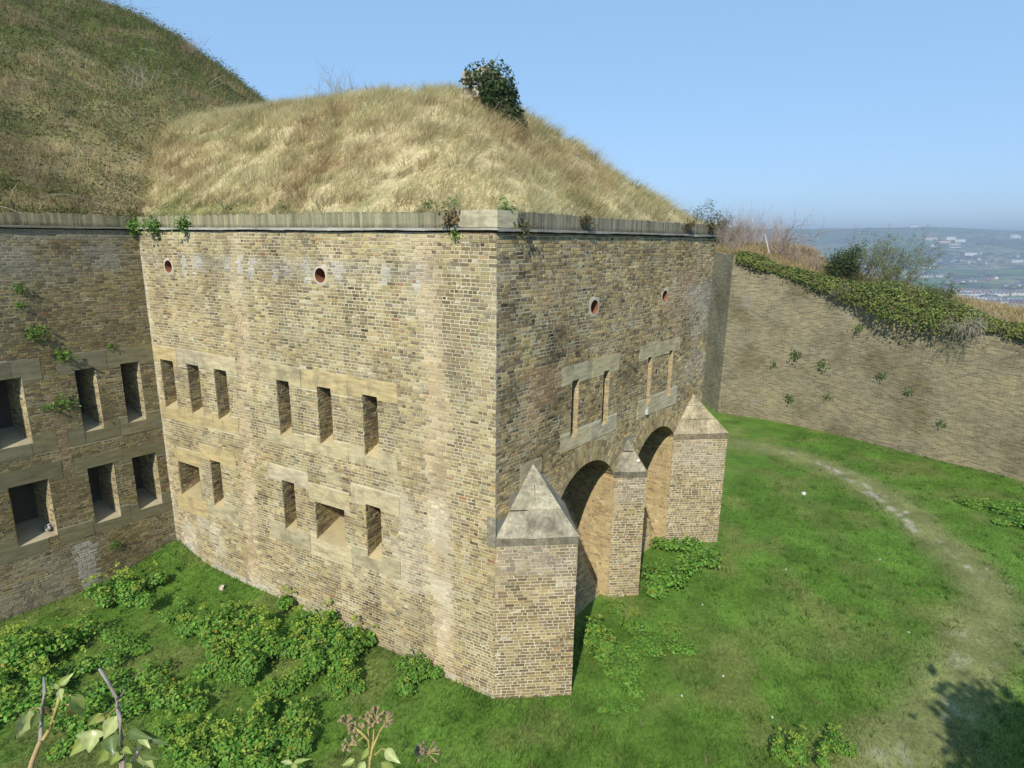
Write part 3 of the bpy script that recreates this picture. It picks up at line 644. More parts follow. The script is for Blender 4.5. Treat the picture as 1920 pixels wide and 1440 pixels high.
def scrub_col(x, y, z):
    n2 = fbm(x * 2.2, z * 2.2 + y, 81); n3 = fbm(x * .5 + 9, z * .6 + y * .5, 82)
    c = np.array([(.20, .165, .08)]) * (.55 + .8 * n2)[:, None]; g = .9 * sstep(.34, .52, scrub_g(x, y, z))[:, None]
    c = c * (1 - g) + np.array([(.105, .135, .035)]) * (.6 + .8 * n2)[:, None] * g; s = sstep(.56, .74, n3)[:, None] * .5
    c = c * (1 - s) + np.array([(.42, .34, .19)]) * s; iA = -((x - Oc[0]) * nA[0] + (y - Oc[1]) * nA[1]); f = (.45 * sstep(-2.0, 1.5, iA + 2.5 * (n3 - .5)) * sstep(12, 4, z - 8))[:, None]
    return c * (1 - f) + np.array([(.52, .41, .22)]) * (.7 + .6 * n2)[:, None] * f
tag(grid_obj('rampart_slope', X, Y, Z, scrub_col(X.ravel(), Y.ravel(), Z.ravel()) * .7, M_EARTH, skirt=.5), kind='structure')

# ------------------------------------------------------------------ blades and leaves in bulk
def blades(name, pos, length, width, lean, col, mat, parent=None, seg=2, up=None, curl=.5):
    """curved tapering blades; pos (n,3), length (n,), lean (n,3) horizontal lean vector (tip offset / length)"""
    n = len(pos); length = np.asarray(length); az = rng.random(n) * 2 * math.pi; side = np.stack([np.cos(az), np.sin(az), 0 * az], -1)
    U = np.array([[0, 0, 1.0]]) if up is None else up
    Vs = []; Cs = []
    for k in range(seg + 1):
        t = k / seg; c = pos + U * (length * t * (1 - .35 * curl * t * np.linalg.norm(lean, axis=1)))[:, None] + lean * (length * (t * .5 + t * t * curl))[:, None]
        wv = width * (1 - t) ** .7 * .5
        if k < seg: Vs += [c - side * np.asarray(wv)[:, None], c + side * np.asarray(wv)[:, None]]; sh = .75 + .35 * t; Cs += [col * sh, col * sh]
        else: Vs += [c]; Cs += [col * 1.1]
    V = np.stack(Vs, 1); nv = V.shape[1]; Fq = []
    base = np.arange(n)[:, None] * nv
    quads = np.concatenate([base + np.array([[2 * k, 2 * k + 1, 2 * k + 3, 2 * k + 2]]) for k in range(seg - 1)]) if seg > 1 else np.zeros((0, 4), int)
    tri = base + np.array([[2 * seg - 2, 2 * seg - 1, 2 * seg]])
    if len(quads): tri = np.concatenate([tri, quads[:, [0, 1, 2]], quads[:, [0, 2, 3]]])
    o = obj_np(name, V.reshape(-1, 3), tri, np.stack(Cs, 1).reshape(-1, 3), mat, parent); return o
def leaves_arrays(pos, size, nrm, col, asp=.6, fold=.15):
    n = len(pos); nrm = nrm / np.linalg.norm(nrm, axis=1, keepdims=True); r = rng.normal(0, 1, (n, 3)); t = np.cross(nrm, r); t /= np.linalg.norm(t, axis=1, keepdims=True) + 1e-9
    b = np.cross(nrm, t); s = np.asarray(size).reshape(-1, 1) * np.ones((n, 1))
    V = np.stack([pos - t * s * .5, pos + b * s * asp * .5 + nrm * s * fold, pos + t * s * .5, pos - b * s * asp * .5 + nrm * s * fold], 1)
    F = (np.arange(n)[:, None] * 4 + np.array([[0, 1, 2, 3]])); F = np.concatenate([F[:, [0, 1, 2]], F[:, [0, 2, 3]]])
    return V.reshape(-1, 3), F, np.repeat(col, 4, 0)
def leaves(name, pos, size, nrm, col, mat, parent=None, asp=.6, fold=.15):
    V, F, C = leaves_arrays(pos, size, nrm, col, asp, fold); return obj_np(name, V, F, C, mat, parent)
def vis_filter(pos, m=60):
    rel = pos - np.array([0, 0, CAM_Z]); zc = rel @ FWD; zc_ = np.maximum(zc, .1); px = 960 + FPX * (rel @ RIGHT) / zc_; py = 720 - FPX * (rel @ UP) / zc_
    return (zc > .3) & (px > -m) & (px < 1920 + m) & (py > -m) & (py < 1440 + m)
# dry grass on the casemate mound
n = 150000; a = rng.random(n) * 20 + .15; c = .15 + rng.random(n) * (LC - .3)
x = Oc[0] + dA[0] * a + dC[0] * c; y = Oc[1] + dA[1] * a + dC[1] * c
cl = fbm(x * 1.6, y * 1.6, 90, 3); keep = rng.random(n) < sstep(.22, .55, cl); x, y = x[keep], y[keep]; z = mound_z(x, y); pos = np.stack([x, y, z - .03], -1)
n = len(x); col = straw_col(x, y, z) * rng.uniform(.7, 1.35, (n, 1)); col[rng.random(n) < .1] *= np.array([.6, .62, .55])
wd = np.stack([.45 + .9 * (fbm(x * 1.1, y * 1.1, 91) - .4), -.45 + 1.4 * (fbm(x * 1.0, y * 1.0, 92) - .5), -.1 + 0 * x], -1) + rng.normal(0, .5, (n, 3)) * (1, 1, .3)
crest = sstep(2.5, 4.2, z - 10.98)
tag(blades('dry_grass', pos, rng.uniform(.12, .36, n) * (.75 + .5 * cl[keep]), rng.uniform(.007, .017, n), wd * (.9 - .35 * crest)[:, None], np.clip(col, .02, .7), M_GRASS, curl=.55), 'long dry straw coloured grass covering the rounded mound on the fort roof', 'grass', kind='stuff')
nc = 1500; a = rng.random(nc) * 18 + .5; c = .5 + rng.random(nc) * (LC - 1); cx = Oc[0] + dA[0] * a + dC[0] * c; cy = Oc[1] + dA[1] * a + dC[1] * c; kk = rng.integers(0, nc, 42000); rad = rng.uniform(.08, .22, nc)[kk]; th = rng.random(42000) * 6.283; rr = np.sqrt(rng.random(42000)) * rad
x = cx[kk] + np.cos(th) * rr; y = cy[kk] + np.sin(th) * rr; z = mound_z(x, y); tone = rng.uniform(.6, 1.25, nc)[kk][:, None]; lw = np.stack([.5 + rng.normal(0, .4, nc)[kk] + np.cos(th) * .5, -.4 + rng.normal(0, .4, nc)[kk] + np.sin(th) * .5, 0 * x], -1) + rng.normal(0, .25, (42000, 3)) * (1, 1, 0)
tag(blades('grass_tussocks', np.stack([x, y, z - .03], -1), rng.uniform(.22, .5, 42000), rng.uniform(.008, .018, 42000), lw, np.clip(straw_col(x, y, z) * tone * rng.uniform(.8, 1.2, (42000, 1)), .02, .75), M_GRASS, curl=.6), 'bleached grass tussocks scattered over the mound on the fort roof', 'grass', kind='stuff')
# scrub on the rampart slope: dead stems, dry grass, bramble leaves
n = 90000; t = rng.uniform(-24, 8.5, n); i = .2 + rng.random(n) ** 1.3 * 34; x = P0[0] + dB[0] * t - nB[0] * i; y = P0[1] + dB[1] * t - nB[1] * i; z = rampart_z(x, y); pos = np.stack([x, y, z - .03], -1)
k = vis_filter(pos); x, y, z, pos = x[k], y[k], z[k], pos[k]; n = len(x); col = scrub_col(x, y, z) * rng.uniform(.6, 1.7, (n, 1)) * (1.25, 1.15, 1)
tag(blades('scrub_grass', pos, rng.uniform(.15, .5, n), rng.uniform(.012, .03, n), rng.normal(0, .55, (n, 3)) * (1, 1, .2) + (.2, -.25, 0), np.clip(col, .015, .6), M_GRASS, curl=.5), 'tangled dry grass and dead stems over the high rampart slope', 'grass', kind='stuff')
n = 120000; t = rng.uniform(-24, 8.5, n); i = .2 + rng.random(n) ** 1.3 * 34; x = P0[0] + dB[0] * t - nB[0] * i; y = P0[1] + dB[1] * t - nB[1] * i; z = rampart_z(x, y)
g = scrub_g(x, y, z); k = (rng.random(n) < sstep(.34, .54, g) * .8 + .15); x, y, z, g = x[k], y[k], z[k], g[k]; z = z + rng.random(len(x)) ** 2 * .75 * sstep(.42, .6, g); pos = np.stack([x, y, z], -1); k = vis_filter(pos); pos = pos[k]; n = len(pos)
col = np.array([(.105, .15, .035)]) * rng.uniform(.5, 1.8, (n, 1)); br = rng.random(n) < .3; col[br] = np.array([(.22, .14, .07)]) * rng.uniform(.6, 1.4, (br.sum(), 1))
tag(leaves('bramble_cover', pos, rng.uniform(.06, .13, n), rng.normal(0, .6, (n, 3)) + (0, -.3, .9), col, M_LEAF), 'low green bramble and ivy leaves spread over the high rampart slope', 'ground cover', kind='stuff')
# long bleached stems on the rampart
mb = MB()
for q in range(520):
    t = random.uniform(-20, 7); i = .3 + random.random() ** 1.2 * 26; x0 = P0 + dB * t - nB * i; p = np.array([x0[0], x0[1], float(rampart_z(x0[0], x0[1]))]); L = random.uniform(.6, 1.6); az = random.gauss(-1.0, .9)
    d_ = np.array([math.cos(az), math.sin(az), random.uniform(.2, 1.0)]); pts = [p]
    for s_ in range(4): p = p + d_ * L / 4; d_ = d_ + np.array([random.gauss(0, .15), random.gauss(0, .15), -.22]); pts.append(p)
    c = random.choice([(.42, .35, .25), (.5, .43, .32), (.28, .2, .13)]); mb.tube(pts, [.009, .008, .007, .005, .003], 3, c, False)
tag(mb.build('dead_stems', M_WOOD), 'pale dead bramble stems arching over the high rampart slope', 'ground cover', kind='stuff')

# ================================================================== counterscarp wall, bank and the land beyond
Wp = np.array([(11.2, 47, 9.9), (11.7, 41, 9.95), (12.39, 35.0, 9.85), (14.4, 33.9, 9.2), (16.3, 32.2, 8.45), (17.9, 30.4, 7.85), (19.3, 28.6, 7.4), (20.9, 26.6, 7.1), (22.3, 24.6, 6.95), (23.6, 21.5, 6.8), (24.2, 18, 6.6), (23.8, 14, 6.4), (22.2, 10, 6.3), (19, 6.2, 6.2), (14.5, 3.4, 6.1), (9, 2.0, 6.0), (4, 1.75, 5.9), (0, 1.75, 5.8), (-4, 1.7, 5.8), (-8, .4, 5.8), (-12, -3.5, 5.8), (-17, -9, 5.8)])
def densify(P, step):
    out = [P[0]]; segs = []
    for i in range(len(P) - 1):
        p0 = P[max(i - 1, 0)] if i != 2 else P[i]; p1, p2 = P[i], P[i + 1]; p3 = P[min(i + 2, len(P) - 1)] if i + 1 != 2 else P[i + 1]
        n = max(int(np.linalg.norm((p2 - p1)[:2]) / step), 1)
        for k in range(1, n + 1):
            t = k / n; out.append(.5 * ((2 * p1) + (-p0 + p2) * t + (2 * p0 - 5 * p1 + 4 * p2 - p3) * t * t + (-p0 + 3 * p1 - 3 * p2 + p3) * t ** 3))
    return np.array(out)
W = densify(Wp, .45); arc = np.concatenate([[0], np.cumsum(np.linalg.norm(np.diff(W[:, :2], axis=0), axis=1))])
tg = np.gradient(W[:, :2], axis=0); tg /= np.linalg.norm(tg, axis=1, keepdims=True); Nout = np.stack([-tg[:, 1], tg[:, 0]], -1)   # away from the ditch (left of travel)
cen = np.array([6, 18.]); 
if np.dot(Nout[30], W[30, :2] - cen) < 0: Nout = -Nout
W[:, 2] += .12 * (vnoise(arc * .9, arc * 0, 33) - .5)
def brick_far_mat():
    m, n, l, out = mat_base('far_brickwork'); uv = n.new('ShaderNodeUVMap'); uv.uv_map = 'UVMap'; tc = n.new('ShaderNodeTexCoord')
    b = n.new('ShaderNodeTexBrick'); l.new(uv.outputs[0], b.inputs['Vector']); b.inputs['Scale'].default_value = 1.0; b.inputs['Brick Width'].default_value = .30; b.inputs['Row Height'].default_value = .0785
    b.inputs['Mortar Size'].default_value = .010; b.inputs['Mortar Smooth'].default_value = .2; b.inputs['Bias'].default_value = -.1
    b.inputs['Color1'].default_value = (.275, .232, .138, 1); b.inputs['Color2'].default_value = (.14, .12, .08, 1); b.inputs['Mortar'].default_value = (.36, .32, .215, 1)
    st = n.new('ShaderNodeMapping'); st.inputs['Scale'].default_value = (1.4, 4.5, 1); l.new(uv.outputs[0], st.inputs['Vector'])
    n1 = noise(n, l, 2.2, 6, .75, st.outputs[0]); n2 = noise(n, l, .35, 5, .65, uv.outputs[0]); n3 = noise(n, l, 6, 6, .75, st.outputs[0]); n4 = noise(n, l, .9, 6, .7, uv.outputs[0])
    c = mixc(n, l, b.outputs['Color'], ramp(n, l, n1.outputs['Fac'], [(.3, (.66,) * 3), (.7, (1.36,) * 3)]).outputs[0], 1.0, 'MULTIPLY')
    c = mixc(n, l, c, ramp(n, l, n2.outputs['Fac'], [(.35, (.66, .64, .55)), (.5, (1, 1, 1)), (.65, (1.22, 1.19, 1.1))]).outputs[0], 1.0, 'MULTIPLY')
    c = mixc(n, l, c, (.55, .50, .40), ramp(n, l, n3.outputs['Fac'], [(.62, (0, 0, 0)), (.68, (.8, .8, .8))]).outputs[0])
    c = mixc(n, l, c, (.30, .29, .28), ramp(n, l, n4.outputs['Fac'], [(.6, (0, 0, 0)), (.72, (.6, .6, .6))]).outputs[0])
    p = n.new('ShaderNodeBsdfPrincipled'); l.new(c, p.inputs['Base Color']); p.inputs['Roughness'].default_value = .95; p.inputs['Specular IOR Level'].default_value = .1
    bp = n.new('ShaderNodeBump'); bp.inputs['Strength'].default_value = .7; bp.inputs['Distance'].default_value = .02
    h = mixc(n, l, b.outputs['Fac'], n3.outputs['Fac'], .2); bp.invert = True; l.new(h, bp.inputs['Height']); l.new(bp.outputs[0], p.inputs['Normal']); l.new(p.outputs[0], out.inputs[0]); return m
M_FAR = brick_far_mat()
def ditch_wall(i0, i1, name, label):
    idx = np.arange(i0, i1); V = []; U = []; F = []
    rows = 6
    for k, i in enumerate(idx):
        x, y, t = W[i]; zb = float(gz(x, y)) - .35
        for r in range(rows): f = r / (rows - 1); zz = zb + (t - zb) * f; bt = (1 - f) * -.12; q = W[i, :2] + Nout[i] * bt; V.append((q[0], q[1], zz)); U.append((arc[i], zz))
        q = W[i, :2] + Nout[i] * .6; V.append((q[0], q[1], t)); U.append((arc[i], t + .6)); V.append((q[0], q[1], t - 1.5)); U.append((arc[i], t + 2.1))
    nr = rows + 2
    for k in range(len(idx) - 1):
        for r in range(nr - 1): a = k * nr + r; F.append((a, a + nr, a + nr + 1, a + 1))
    V = np.array(V); F = np.array(F); e = np.cross(V[F[0, 1]] - V[F[0, 0]], V[F[0, 2]] - V[F[0, 0]])
    if np.dot(e[:2], Nout[i0]) > 0: F = F[:, ::-1]
    o = obj_np(name, V, F, None, M_FAR, None, False, np.array(U)); return tag(o, label, 'wall')
ic = int(np.argmin(np.linalg.norm(W[:, :2] - (12.39, 35.0), axis=1))); im = int(np.argmin(np.linalg.norm(W[:, :2] - (23.8, 14), axis=1)))
ditch_wall(0, len(W), 'counterscarp_wall', 'long curved brick wall round the far side of the ditch with ivy on top')
# the land behind the wall, down to the valley and up to the far hills
dl = np.array([.55, 1.2, 2.2, 3.5, 5, 8, 14, 25, 45, 80, 130, 200, 300, 420, 560, 720, 900, 1100, 1300, 1500, 1750, 2000, 2300, 2600, 2950, 3300, 3700, 4200, 5000, 6500, 9000])
Nsm = Nout.copy()
for _ in range(60): Nsm[1:-1] = (Nsm[:-2] + Nsm[1:-1] * 2 + Nsm[2:]) / 4
Nsm /= np.linalg.norm(Nsm, axis=1, keepdims=True)
sel = np.arange(0, len(W), 2); Xs = W[sel, 0][:, None] + Nsm[sel, 0][:, None] * dl[None]; Ys = W[sel, 1][:, None] + Nsm[sel, 1][:, None] * dl[None]
rc = W[sel, :2] - np.array([6., 12.]); rl = np.linalg.norm(rc, axis=1); ru = rc / rl[:, None]; bl = sstep(3, 40, dl)[None]
Xs = Xs * (1 - bl) + (6 + ru[:, 0][:, None] * (rl[:, None] + dl[None])) * bl; Ys = Ys * (1 - bl) + (12 + ru[:, 1][:, None] * (rl[:, None] + dl[None])) * bl
def far_d(x, y): return np.maximum(np.hypot(x - 6, y - 18) - 18, 0)
def land_z(x, y, dd, top):
    base = np.interp(dd, [0, 1.2, 3, 6, 10, 20, 45, 100, 250, 500, 750, 1200, 1700, 2200, 2800, 3300, 3900, 5000, 9000, 22000], [0, .15, .35, .2, -.6, -3.5, -11, -25, -55, -82, -96, -100, -92, -72, -35, 40, 88, 80, 30, 0])
    k = sstep(120, 500, dd); rough = (fbm(x * .0016, y * .0016, 101, 4) - .5) * np.interp(dd, [0, 300, 1200, 2500, 4000, 9000], [0, 12, 22, 70, 85, 50])
    return (top + .0) * (1 - k) + 8 * k + base + rough
fm = sstep(30, 120, dl)[None]; Zs = land_z(Xs, Ys, dl[None] * (1 - fm) + far_d(Xs, Ys) * fm, W[sel, 2][:, None])
Zs[:, :2] = W[sel, 2][:, None] + .02
# near camera the bank climbs to where the photographer stands
dcam = np.hypot(Xs, Ys); up = sstep(2.2, .2, np.hypot(Xs * .35, np.minimum(Ys, 0) * 0 + (Ys + .6))) * (Ys < 1.3)
Zs = np.where((Ys < 1.6) & (np.abs(Xs) < 9) & (dl[None] < 9), np.maximum(Zs, 5.9 + 2.7 * sstep(1.2, -.4, Ys) * sstep(9, 5, np.abs(Xs))), Zs)
def land_mat():
    m, n, l, out = mat_base('country'); tc = n.new('ShaderNodeTexCoord').outputs['Object']; g = n.new('ShaderNodeNewGeometry')
    a = noise(n, l, .0035, 5, .6, tc); b = noise(n, l, .02, 6, .7, tc); v = n.new('ShaderNodeTexVoronoi'); v.inputs['Scale'].default_value = .0045; l.new(tc, v.inputs['Vector'])
    f = noise(n, l, 1.4, 5, .7, tc); f2 = noise(n, l, 12, 4, .7, tc)
    fld = ramp(n, l, v.outputs['Color'], [(.2, (.08, .15, .035)), (.5, (.16, .24, .06)), (.8, (.30, .29, .14))])
    wood = ramp(n, l, b.outputs['Fac'], [(.45, (0, 0, 0)), (.56, (1, 1, 1))]); far = mixc(n, l, fld.outputs[0], (.07, .075, .045), wood.outputs[0])
    near = ramp(n, l, f.outputs['Fac'], [(.35, (.16, .15, .05)), (.5, (.30, .23, .10)), (.65, (.38, .29, .14))])
    near2 = mixc(n, l, near.outputs[0], ramp(n, l, f2.outputs['Fac'], [(.3, (.6,) * 3), (.7, (1.4,) * 3)]).outputs[0], 1.0, 'MULTIPLY')
    ln = n.new('ShaderNodeVectorMath'); ln.operation = 'LENGTH'; l.new(tc, ln.inputs[0])
    mr = n.new('ShaderNodeMapRange'); mr.inputs['From Min'].default_value = 60; mr.inputs['From Max'].default_value = 160; l.new(ln.outputs['Value'], mr.inputs['Value'])
    c = mixc(n, l, near2, far, mr.outputs[0])
    p = n.new('ShaderNodeBsdfPrincipled'); l.new(c, p.inputs['Base Color']); p.inputs['Roughness'].default_value = 1; p.inputs['Specular IOR Level'].default_value = .05; l.new(p.outputs[0], out.inputs[0]); return m
M_LAND = land_mat()
tag(grid_obj('hillside', Xs, Ys, Zs, np.full((Xs.size, 3), .2), M_LAND), kind='structure')

# ditch floor with the worn path
PATH = densify(np.array([(8.5, 31.5, 0), (11.4, 29.4, 0), (13.5, 27.9, 0), (14.6, 25.6, 0), (15.1, 23.5, 0), (15.2, 21.6, 0), (14.95, 19.4, 0), (14.7, 17.3, 0), (14.0, 15.7, 0), (12.4, 14.0, 0), (10.6, 12.5, 0), (8.6, 10.9, 0), (5.5, 9.0, 0), (1, 7.2, 0)]), .25)[:, :2]
def path_d(x, y):
    x = np.asarray(x); d = np.full(x.shape, 1e9); k = np.zeros(x.shape)
    for i in range(0, len(PATH)): q = np.hypot(x - PATH[i, 0], y - PATH[i, 1]); m = q < d; d = np.where(m, q, d); k = np.where(m, i / len(PATH), k)
    return d, k
gx = np.arange(-19, 25.5, .2); gy = np.arange(1.2, 47, .2); X, Y = np.meshgrid(gx, gy, indexing='ij'); Z = gz(X, Y)
pd, pk = path_d(X.ravel(), Y.ravel()); pd = pd + .5 * (fbm(X.ravel() * .9, Y.ravel() * .9, 120) - .5) 
def grass_col(x, y):
    n1 = fbm(x * .35, y * .35, 110); n2 = fbm(x * 1.6, y * 1.6, 111); n3 = fbm(x * .9 + 5, y * .9, 112)
    c = np.array([(.10, .185, .028)]) * (.65 + .7 * n2)[:, None]; d = sstep(.5, .72, n3)[:, None] * .6
    c = c * (1 - d) + np.array([(.185, .20, .06)]) * d; e = sstep(.62, .78, n1)[:, None] * .25
    return c * (1 - e) + np.array([(.19, .17, .07)]) * e
gc = grass_col(X.ravel(), Y.ravel())
pw = sstep(1.4, .35, pd) * .72; inn = np.hypot(X.ravel() - 8, Y.ravel() - 20); pin = np.hypot(*(PATH[np.clip((pk * len(PATH)).astype(int), 0, len(PATH) - 1)] - np.array([8, 20])).T); side_ = pin - inn; pn = fbm(X.ravel() * 1.8, Y.ravel() * 1.8, 121)
gc = gc * (1 - pw[:, None]) + np.array([(.215, .21, .09)]) * (.7 + .6 * pn)[:, None] * pw[:, None]
ch = fbm(X.ravel() * 2.2, Y.ravel() * 2.2, 124); chalk = sstep(.30, .05, pd + .12) * (pk > .2) * (pk < .50) * sstep(.40, .55, ch) * .9 + .3 * sstep(1.2, .4, pd) * (pk > .1) * sstep(.68, .78, ch); chalk = np.maximum(chalk, .7 * sstep(.17, .06, np.abs(side_ - .35 - .25 * (fbm(X.ravel() * .6, Y.ravel() * .6, 126) - .5))) * sstep(.24, .29, pk) * sstep(.46, .40, pk) * sstep(.38, .5, ch)); chalk = np.clip(chalk, 0, 1)
gc = gc * (1 - chalk[:, None]) + np.array([(.50, .45, .36)]) * chalk[:, None]
V = np.stack([X, Y, Z], -1).reshape(-1, 3); n_, m_ = X.shape; idx = np.arange(n_ * m_).reshape(n_, m_)
F = np.stack([idx[:-1, :-1], idx[1:, :-1], idx[1:, 1:], idx[:-1, 1:]], -1).reshape(-1, 4)
onp = (pd[F].mean(1) < .62)
for nm, msk in (('ditch_ground', ~onp), ('footpath', onp)):
    f_ = F[msk]; u_, inv = np.unique(f_, return_inverse=True)
    tag(obj_np(nm, V[u_], inv.reshape(-1, 4), gc[u_], M_EARTH, None, True), kind='structure')
# grass blades in the ditch
n = 330000; x = rng.uniform(-14, 23, n); y = 8.5 + rng.random(n) ** 1.5 * 29; pos = np.stack([x, y, gz(x, y) - .01], -1)
inside = ((x - Oc[0]) * nA[0] + (y - Oc[1]) * nA[1] < 0) & ((x - Oc[0]) * nC[0] + (y - Oc[1]) * nC[1] < 0)
pd, pk = path_d(x, y); k = vis_filter(pos, 30) & ~inside & (((x - P0[0]) * nB[0] + (y - P0[1]) * nB[1]) > 0) & (rng.random(n) < .22 + .78 * sstep(.1, 1.0, pd))
x, y, pos, pd = x[k], y[k], pos[k], pd[k]; n = len(x); col = grass_col(x, y) * rng.uniform(.65, 1.6, (n, 1)); pw = sstep(1.2, .3, pd)[:, None] * .8; col = col * (1 - pw) + np.array([(.25, .23, .1)]) * pw
edge = np.minimum(np.abs((x - Oc[0]) * nA[0] + (y - Oc[1]) * nA[1]), np.abs((x - P0[0]) * nB[0] + (y - P0[1]) * nB[1]))
L = rng.uniform(.05, .12, n) * (.7 + .9 * fbm(x * 1.1, y * 1.1, 113)) * (1 + .8 * sstep(.6, .1, edge))
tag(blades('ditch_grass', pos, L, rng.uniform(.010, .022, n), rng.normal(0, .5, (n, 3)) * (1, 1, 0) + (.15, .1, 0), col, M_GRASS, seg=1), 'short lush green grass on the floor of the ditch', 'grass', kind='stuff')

nc = 2600; cx = rng.uniform(-13, 22, nc); cy = 9 + rng.random(nc) ** 1.3 * 26; M_ = 30000; kk = rng.integers(0, nc, M_); th = rng.random(M_) * 6.283; rr = np.sqrt(rng.random(M_)) * rng.uniform(.03, .12, nc)[kk]; x = cx[kk] + np.cos(th) * rr; y = cy[kk] + np.sin(th) * rr
ok = ~(((x - Oc[0]) * nA[0] + (y - Oc[1]) * nA[1] < .05) & ((x - Oc[0]) * nC[0] + (y - Oc[1]) * nC[1] < .05)) & (((x - P0[0]) * nB[0] + (y - P0[1]) * nB[1]) > .05) & (path_d(x, y)[0] > .6); x, y, th, kk = x[ok], y[ok], th[ok], kk[ok]; n = len(x)
hue = rng.random(nc)[kk][:, None]; col = np.where(hue < .7, np.array([(.075, .17, .02)]), np.where(hue < .88, np.array([(.15, .24, .035)]), np.array([(.30, .27, .12)]))) * rng.uniform(.7, 1.3, (n, 1))
tag(blades('lawn_tufts', np.stack([x, y, gz(x, y) - .01], -1), rng.uniform(.09, .2, n), rng.uniform(.012, .024, n), np.stack([np.cos(th), np.sin(th), 0 * th], -1) * .7 + rng.normal(0, .3, (n, 3)) * (1, 1, 0), col, M_GRASS), 'coarser grass tufts dotted over the lawn of the ditch', 'grass', kind='stuff')

# ================================================================== plants
def ray_dir(u, v): return RIGHT * (u - 960) / FPX + UP * (720 - v) / FPX + FWD
def jit(c, n, a=.3): return np.array([c]) * rng.uniform(1 - a, 1 + a, (n, 1)) * (1 + rng.normal(0, .06, (n, 3)))
def clump_meshes(seed, nl, flower, yellow, R=1.0, Hh=1.0):
    """leafy clump of unit radius: foliage, stems and flower heads"""
    k = np.arange(9); sub = rng.normal(0, .48, (9, 2)); sub[0] = 0; sh = rng.uniform(.5, 1.05, 9); ci = rng.integers(0, 9, nl)
    d_ = rng.normal(0, 1, (nl, 3)); d_ /= np.linalg.norm(d_, axis=1, keepdims=True); d_[:, 2] = np.abs(d_[:, 2]) * .9; r_ = rng.random(nl) ** .45 * rng.uniform(.28, .5, 9)[ci]
    p = np.stack([sub[ci, 0] + d_[:, 0] * r_, sub[ci, 1] + d_[:, 1] * r_, sh[ci] * .45 + d_[:, 2] * r_ * 1.1 * sh[ci] - .12], -1); p[:, 2] = np.abs(p[:, 2]) + .02
    nr = d_ * .8 + rng.normal(0, .45, (nl, 3)) + (0, 0, .55); col = jit((.15, .33, .05), nl, .38)
    lt = rng.random(nl) < .4; col[lt] = jit((.24, .39, .06), int(lt.sum()), .3); yl = rng.random(nl) < yellow; col[yl] = jit((.42, .33, .04), int(yl.sum()), .25)
    V, F, C = leaves_arrays(p, rng.uniform(.07, .15, nl), nr, col, .8, .12); fol = mesh_np('foliage', V, F, C, [M_LEAF])
    nf = 26 * flower; me2 = None
    if nf:
        ci = rng.integers(0, 9, nf); a = rng.random(nf) * 6.28; rr = rng.random(nf) * .36; top = np.stack([sub[ci, 0] + np.cos(a) * rr, sub[ci, 1] + np.sin(a) * rr, sh[ci] * 1.0 - rr * .5 + .04], -1)
        q = np.repeat(top, 9, 0) + rng.normal(0, .045, (nf * 9, 3)) * (1, 1, .45); V, F, C = leaves_arrays(q, rng.uniform(.05, .09, len(q)), rng.normal(0, .5, (len(q), 3)) + (0, 0, 1), jit((.36, .47, .07), len(q), .3), .9, .1); me2 = mesh_np('flower_head', V, F, C, [M_LEAF])
    m = MB()
    for i in range(9):
        b0 = np.array([0, 0, -.06]); t_ = np.array([sub[i, 0], sub[i, 1], sh[i] * .9]); m.tube([b0, (b0 + t_) / 2 + (0, 0, .05), t_], [.02, .016, .008], 4, (.12, .17, .05))
    o = m.build('stem', M_LEAF); me3 = o.data; bpy.data.objects.remove(o)
    return fol, me3, me2
PROT = [clump_meshes(1, 2500, 2, .0), clump_meshes(2, 2500, 1, .006), clump_meshes(3, 2000, 1, .03), clump_meshes(4, 1900, 0, .006)]
def clump(pr, x, y, r, h, label, group, name='alexanders_clump', cat='plant'):
    if (x - Oc[0]) * nA[0] + (y - Oc[1]) * nA[1] < .62 * r and (x - Oc[0]) * nC[0] + (y - Oc[1]) * nC[1] < .4: dd = .62 * r - ((x - Oc[0]) * nA[0] + (y - Oc[1]) * nA[1]); x += nA[0] * dd; y += nA[1] * dd
    e = empty(name, (x, y, float(gz(x, y)) - .02), random.random() * 6.28); e.scale = (r, r, h); tag(e, label, cat, group)
    for nm, me in zip(('foliage', 'stem', 'flower_head'), PROT[pr]):
        if me: tag(link(bpy.data.objects.new(nm, me), e), kind='stuff' if nm != 'stem' else None)
    return e
g1 = 'clumps of alexanders in the ditch below the loopholed wall'; lab1 = 'large lush clump with yellow-green flower heads on the open ditch floor, clear of both walls'
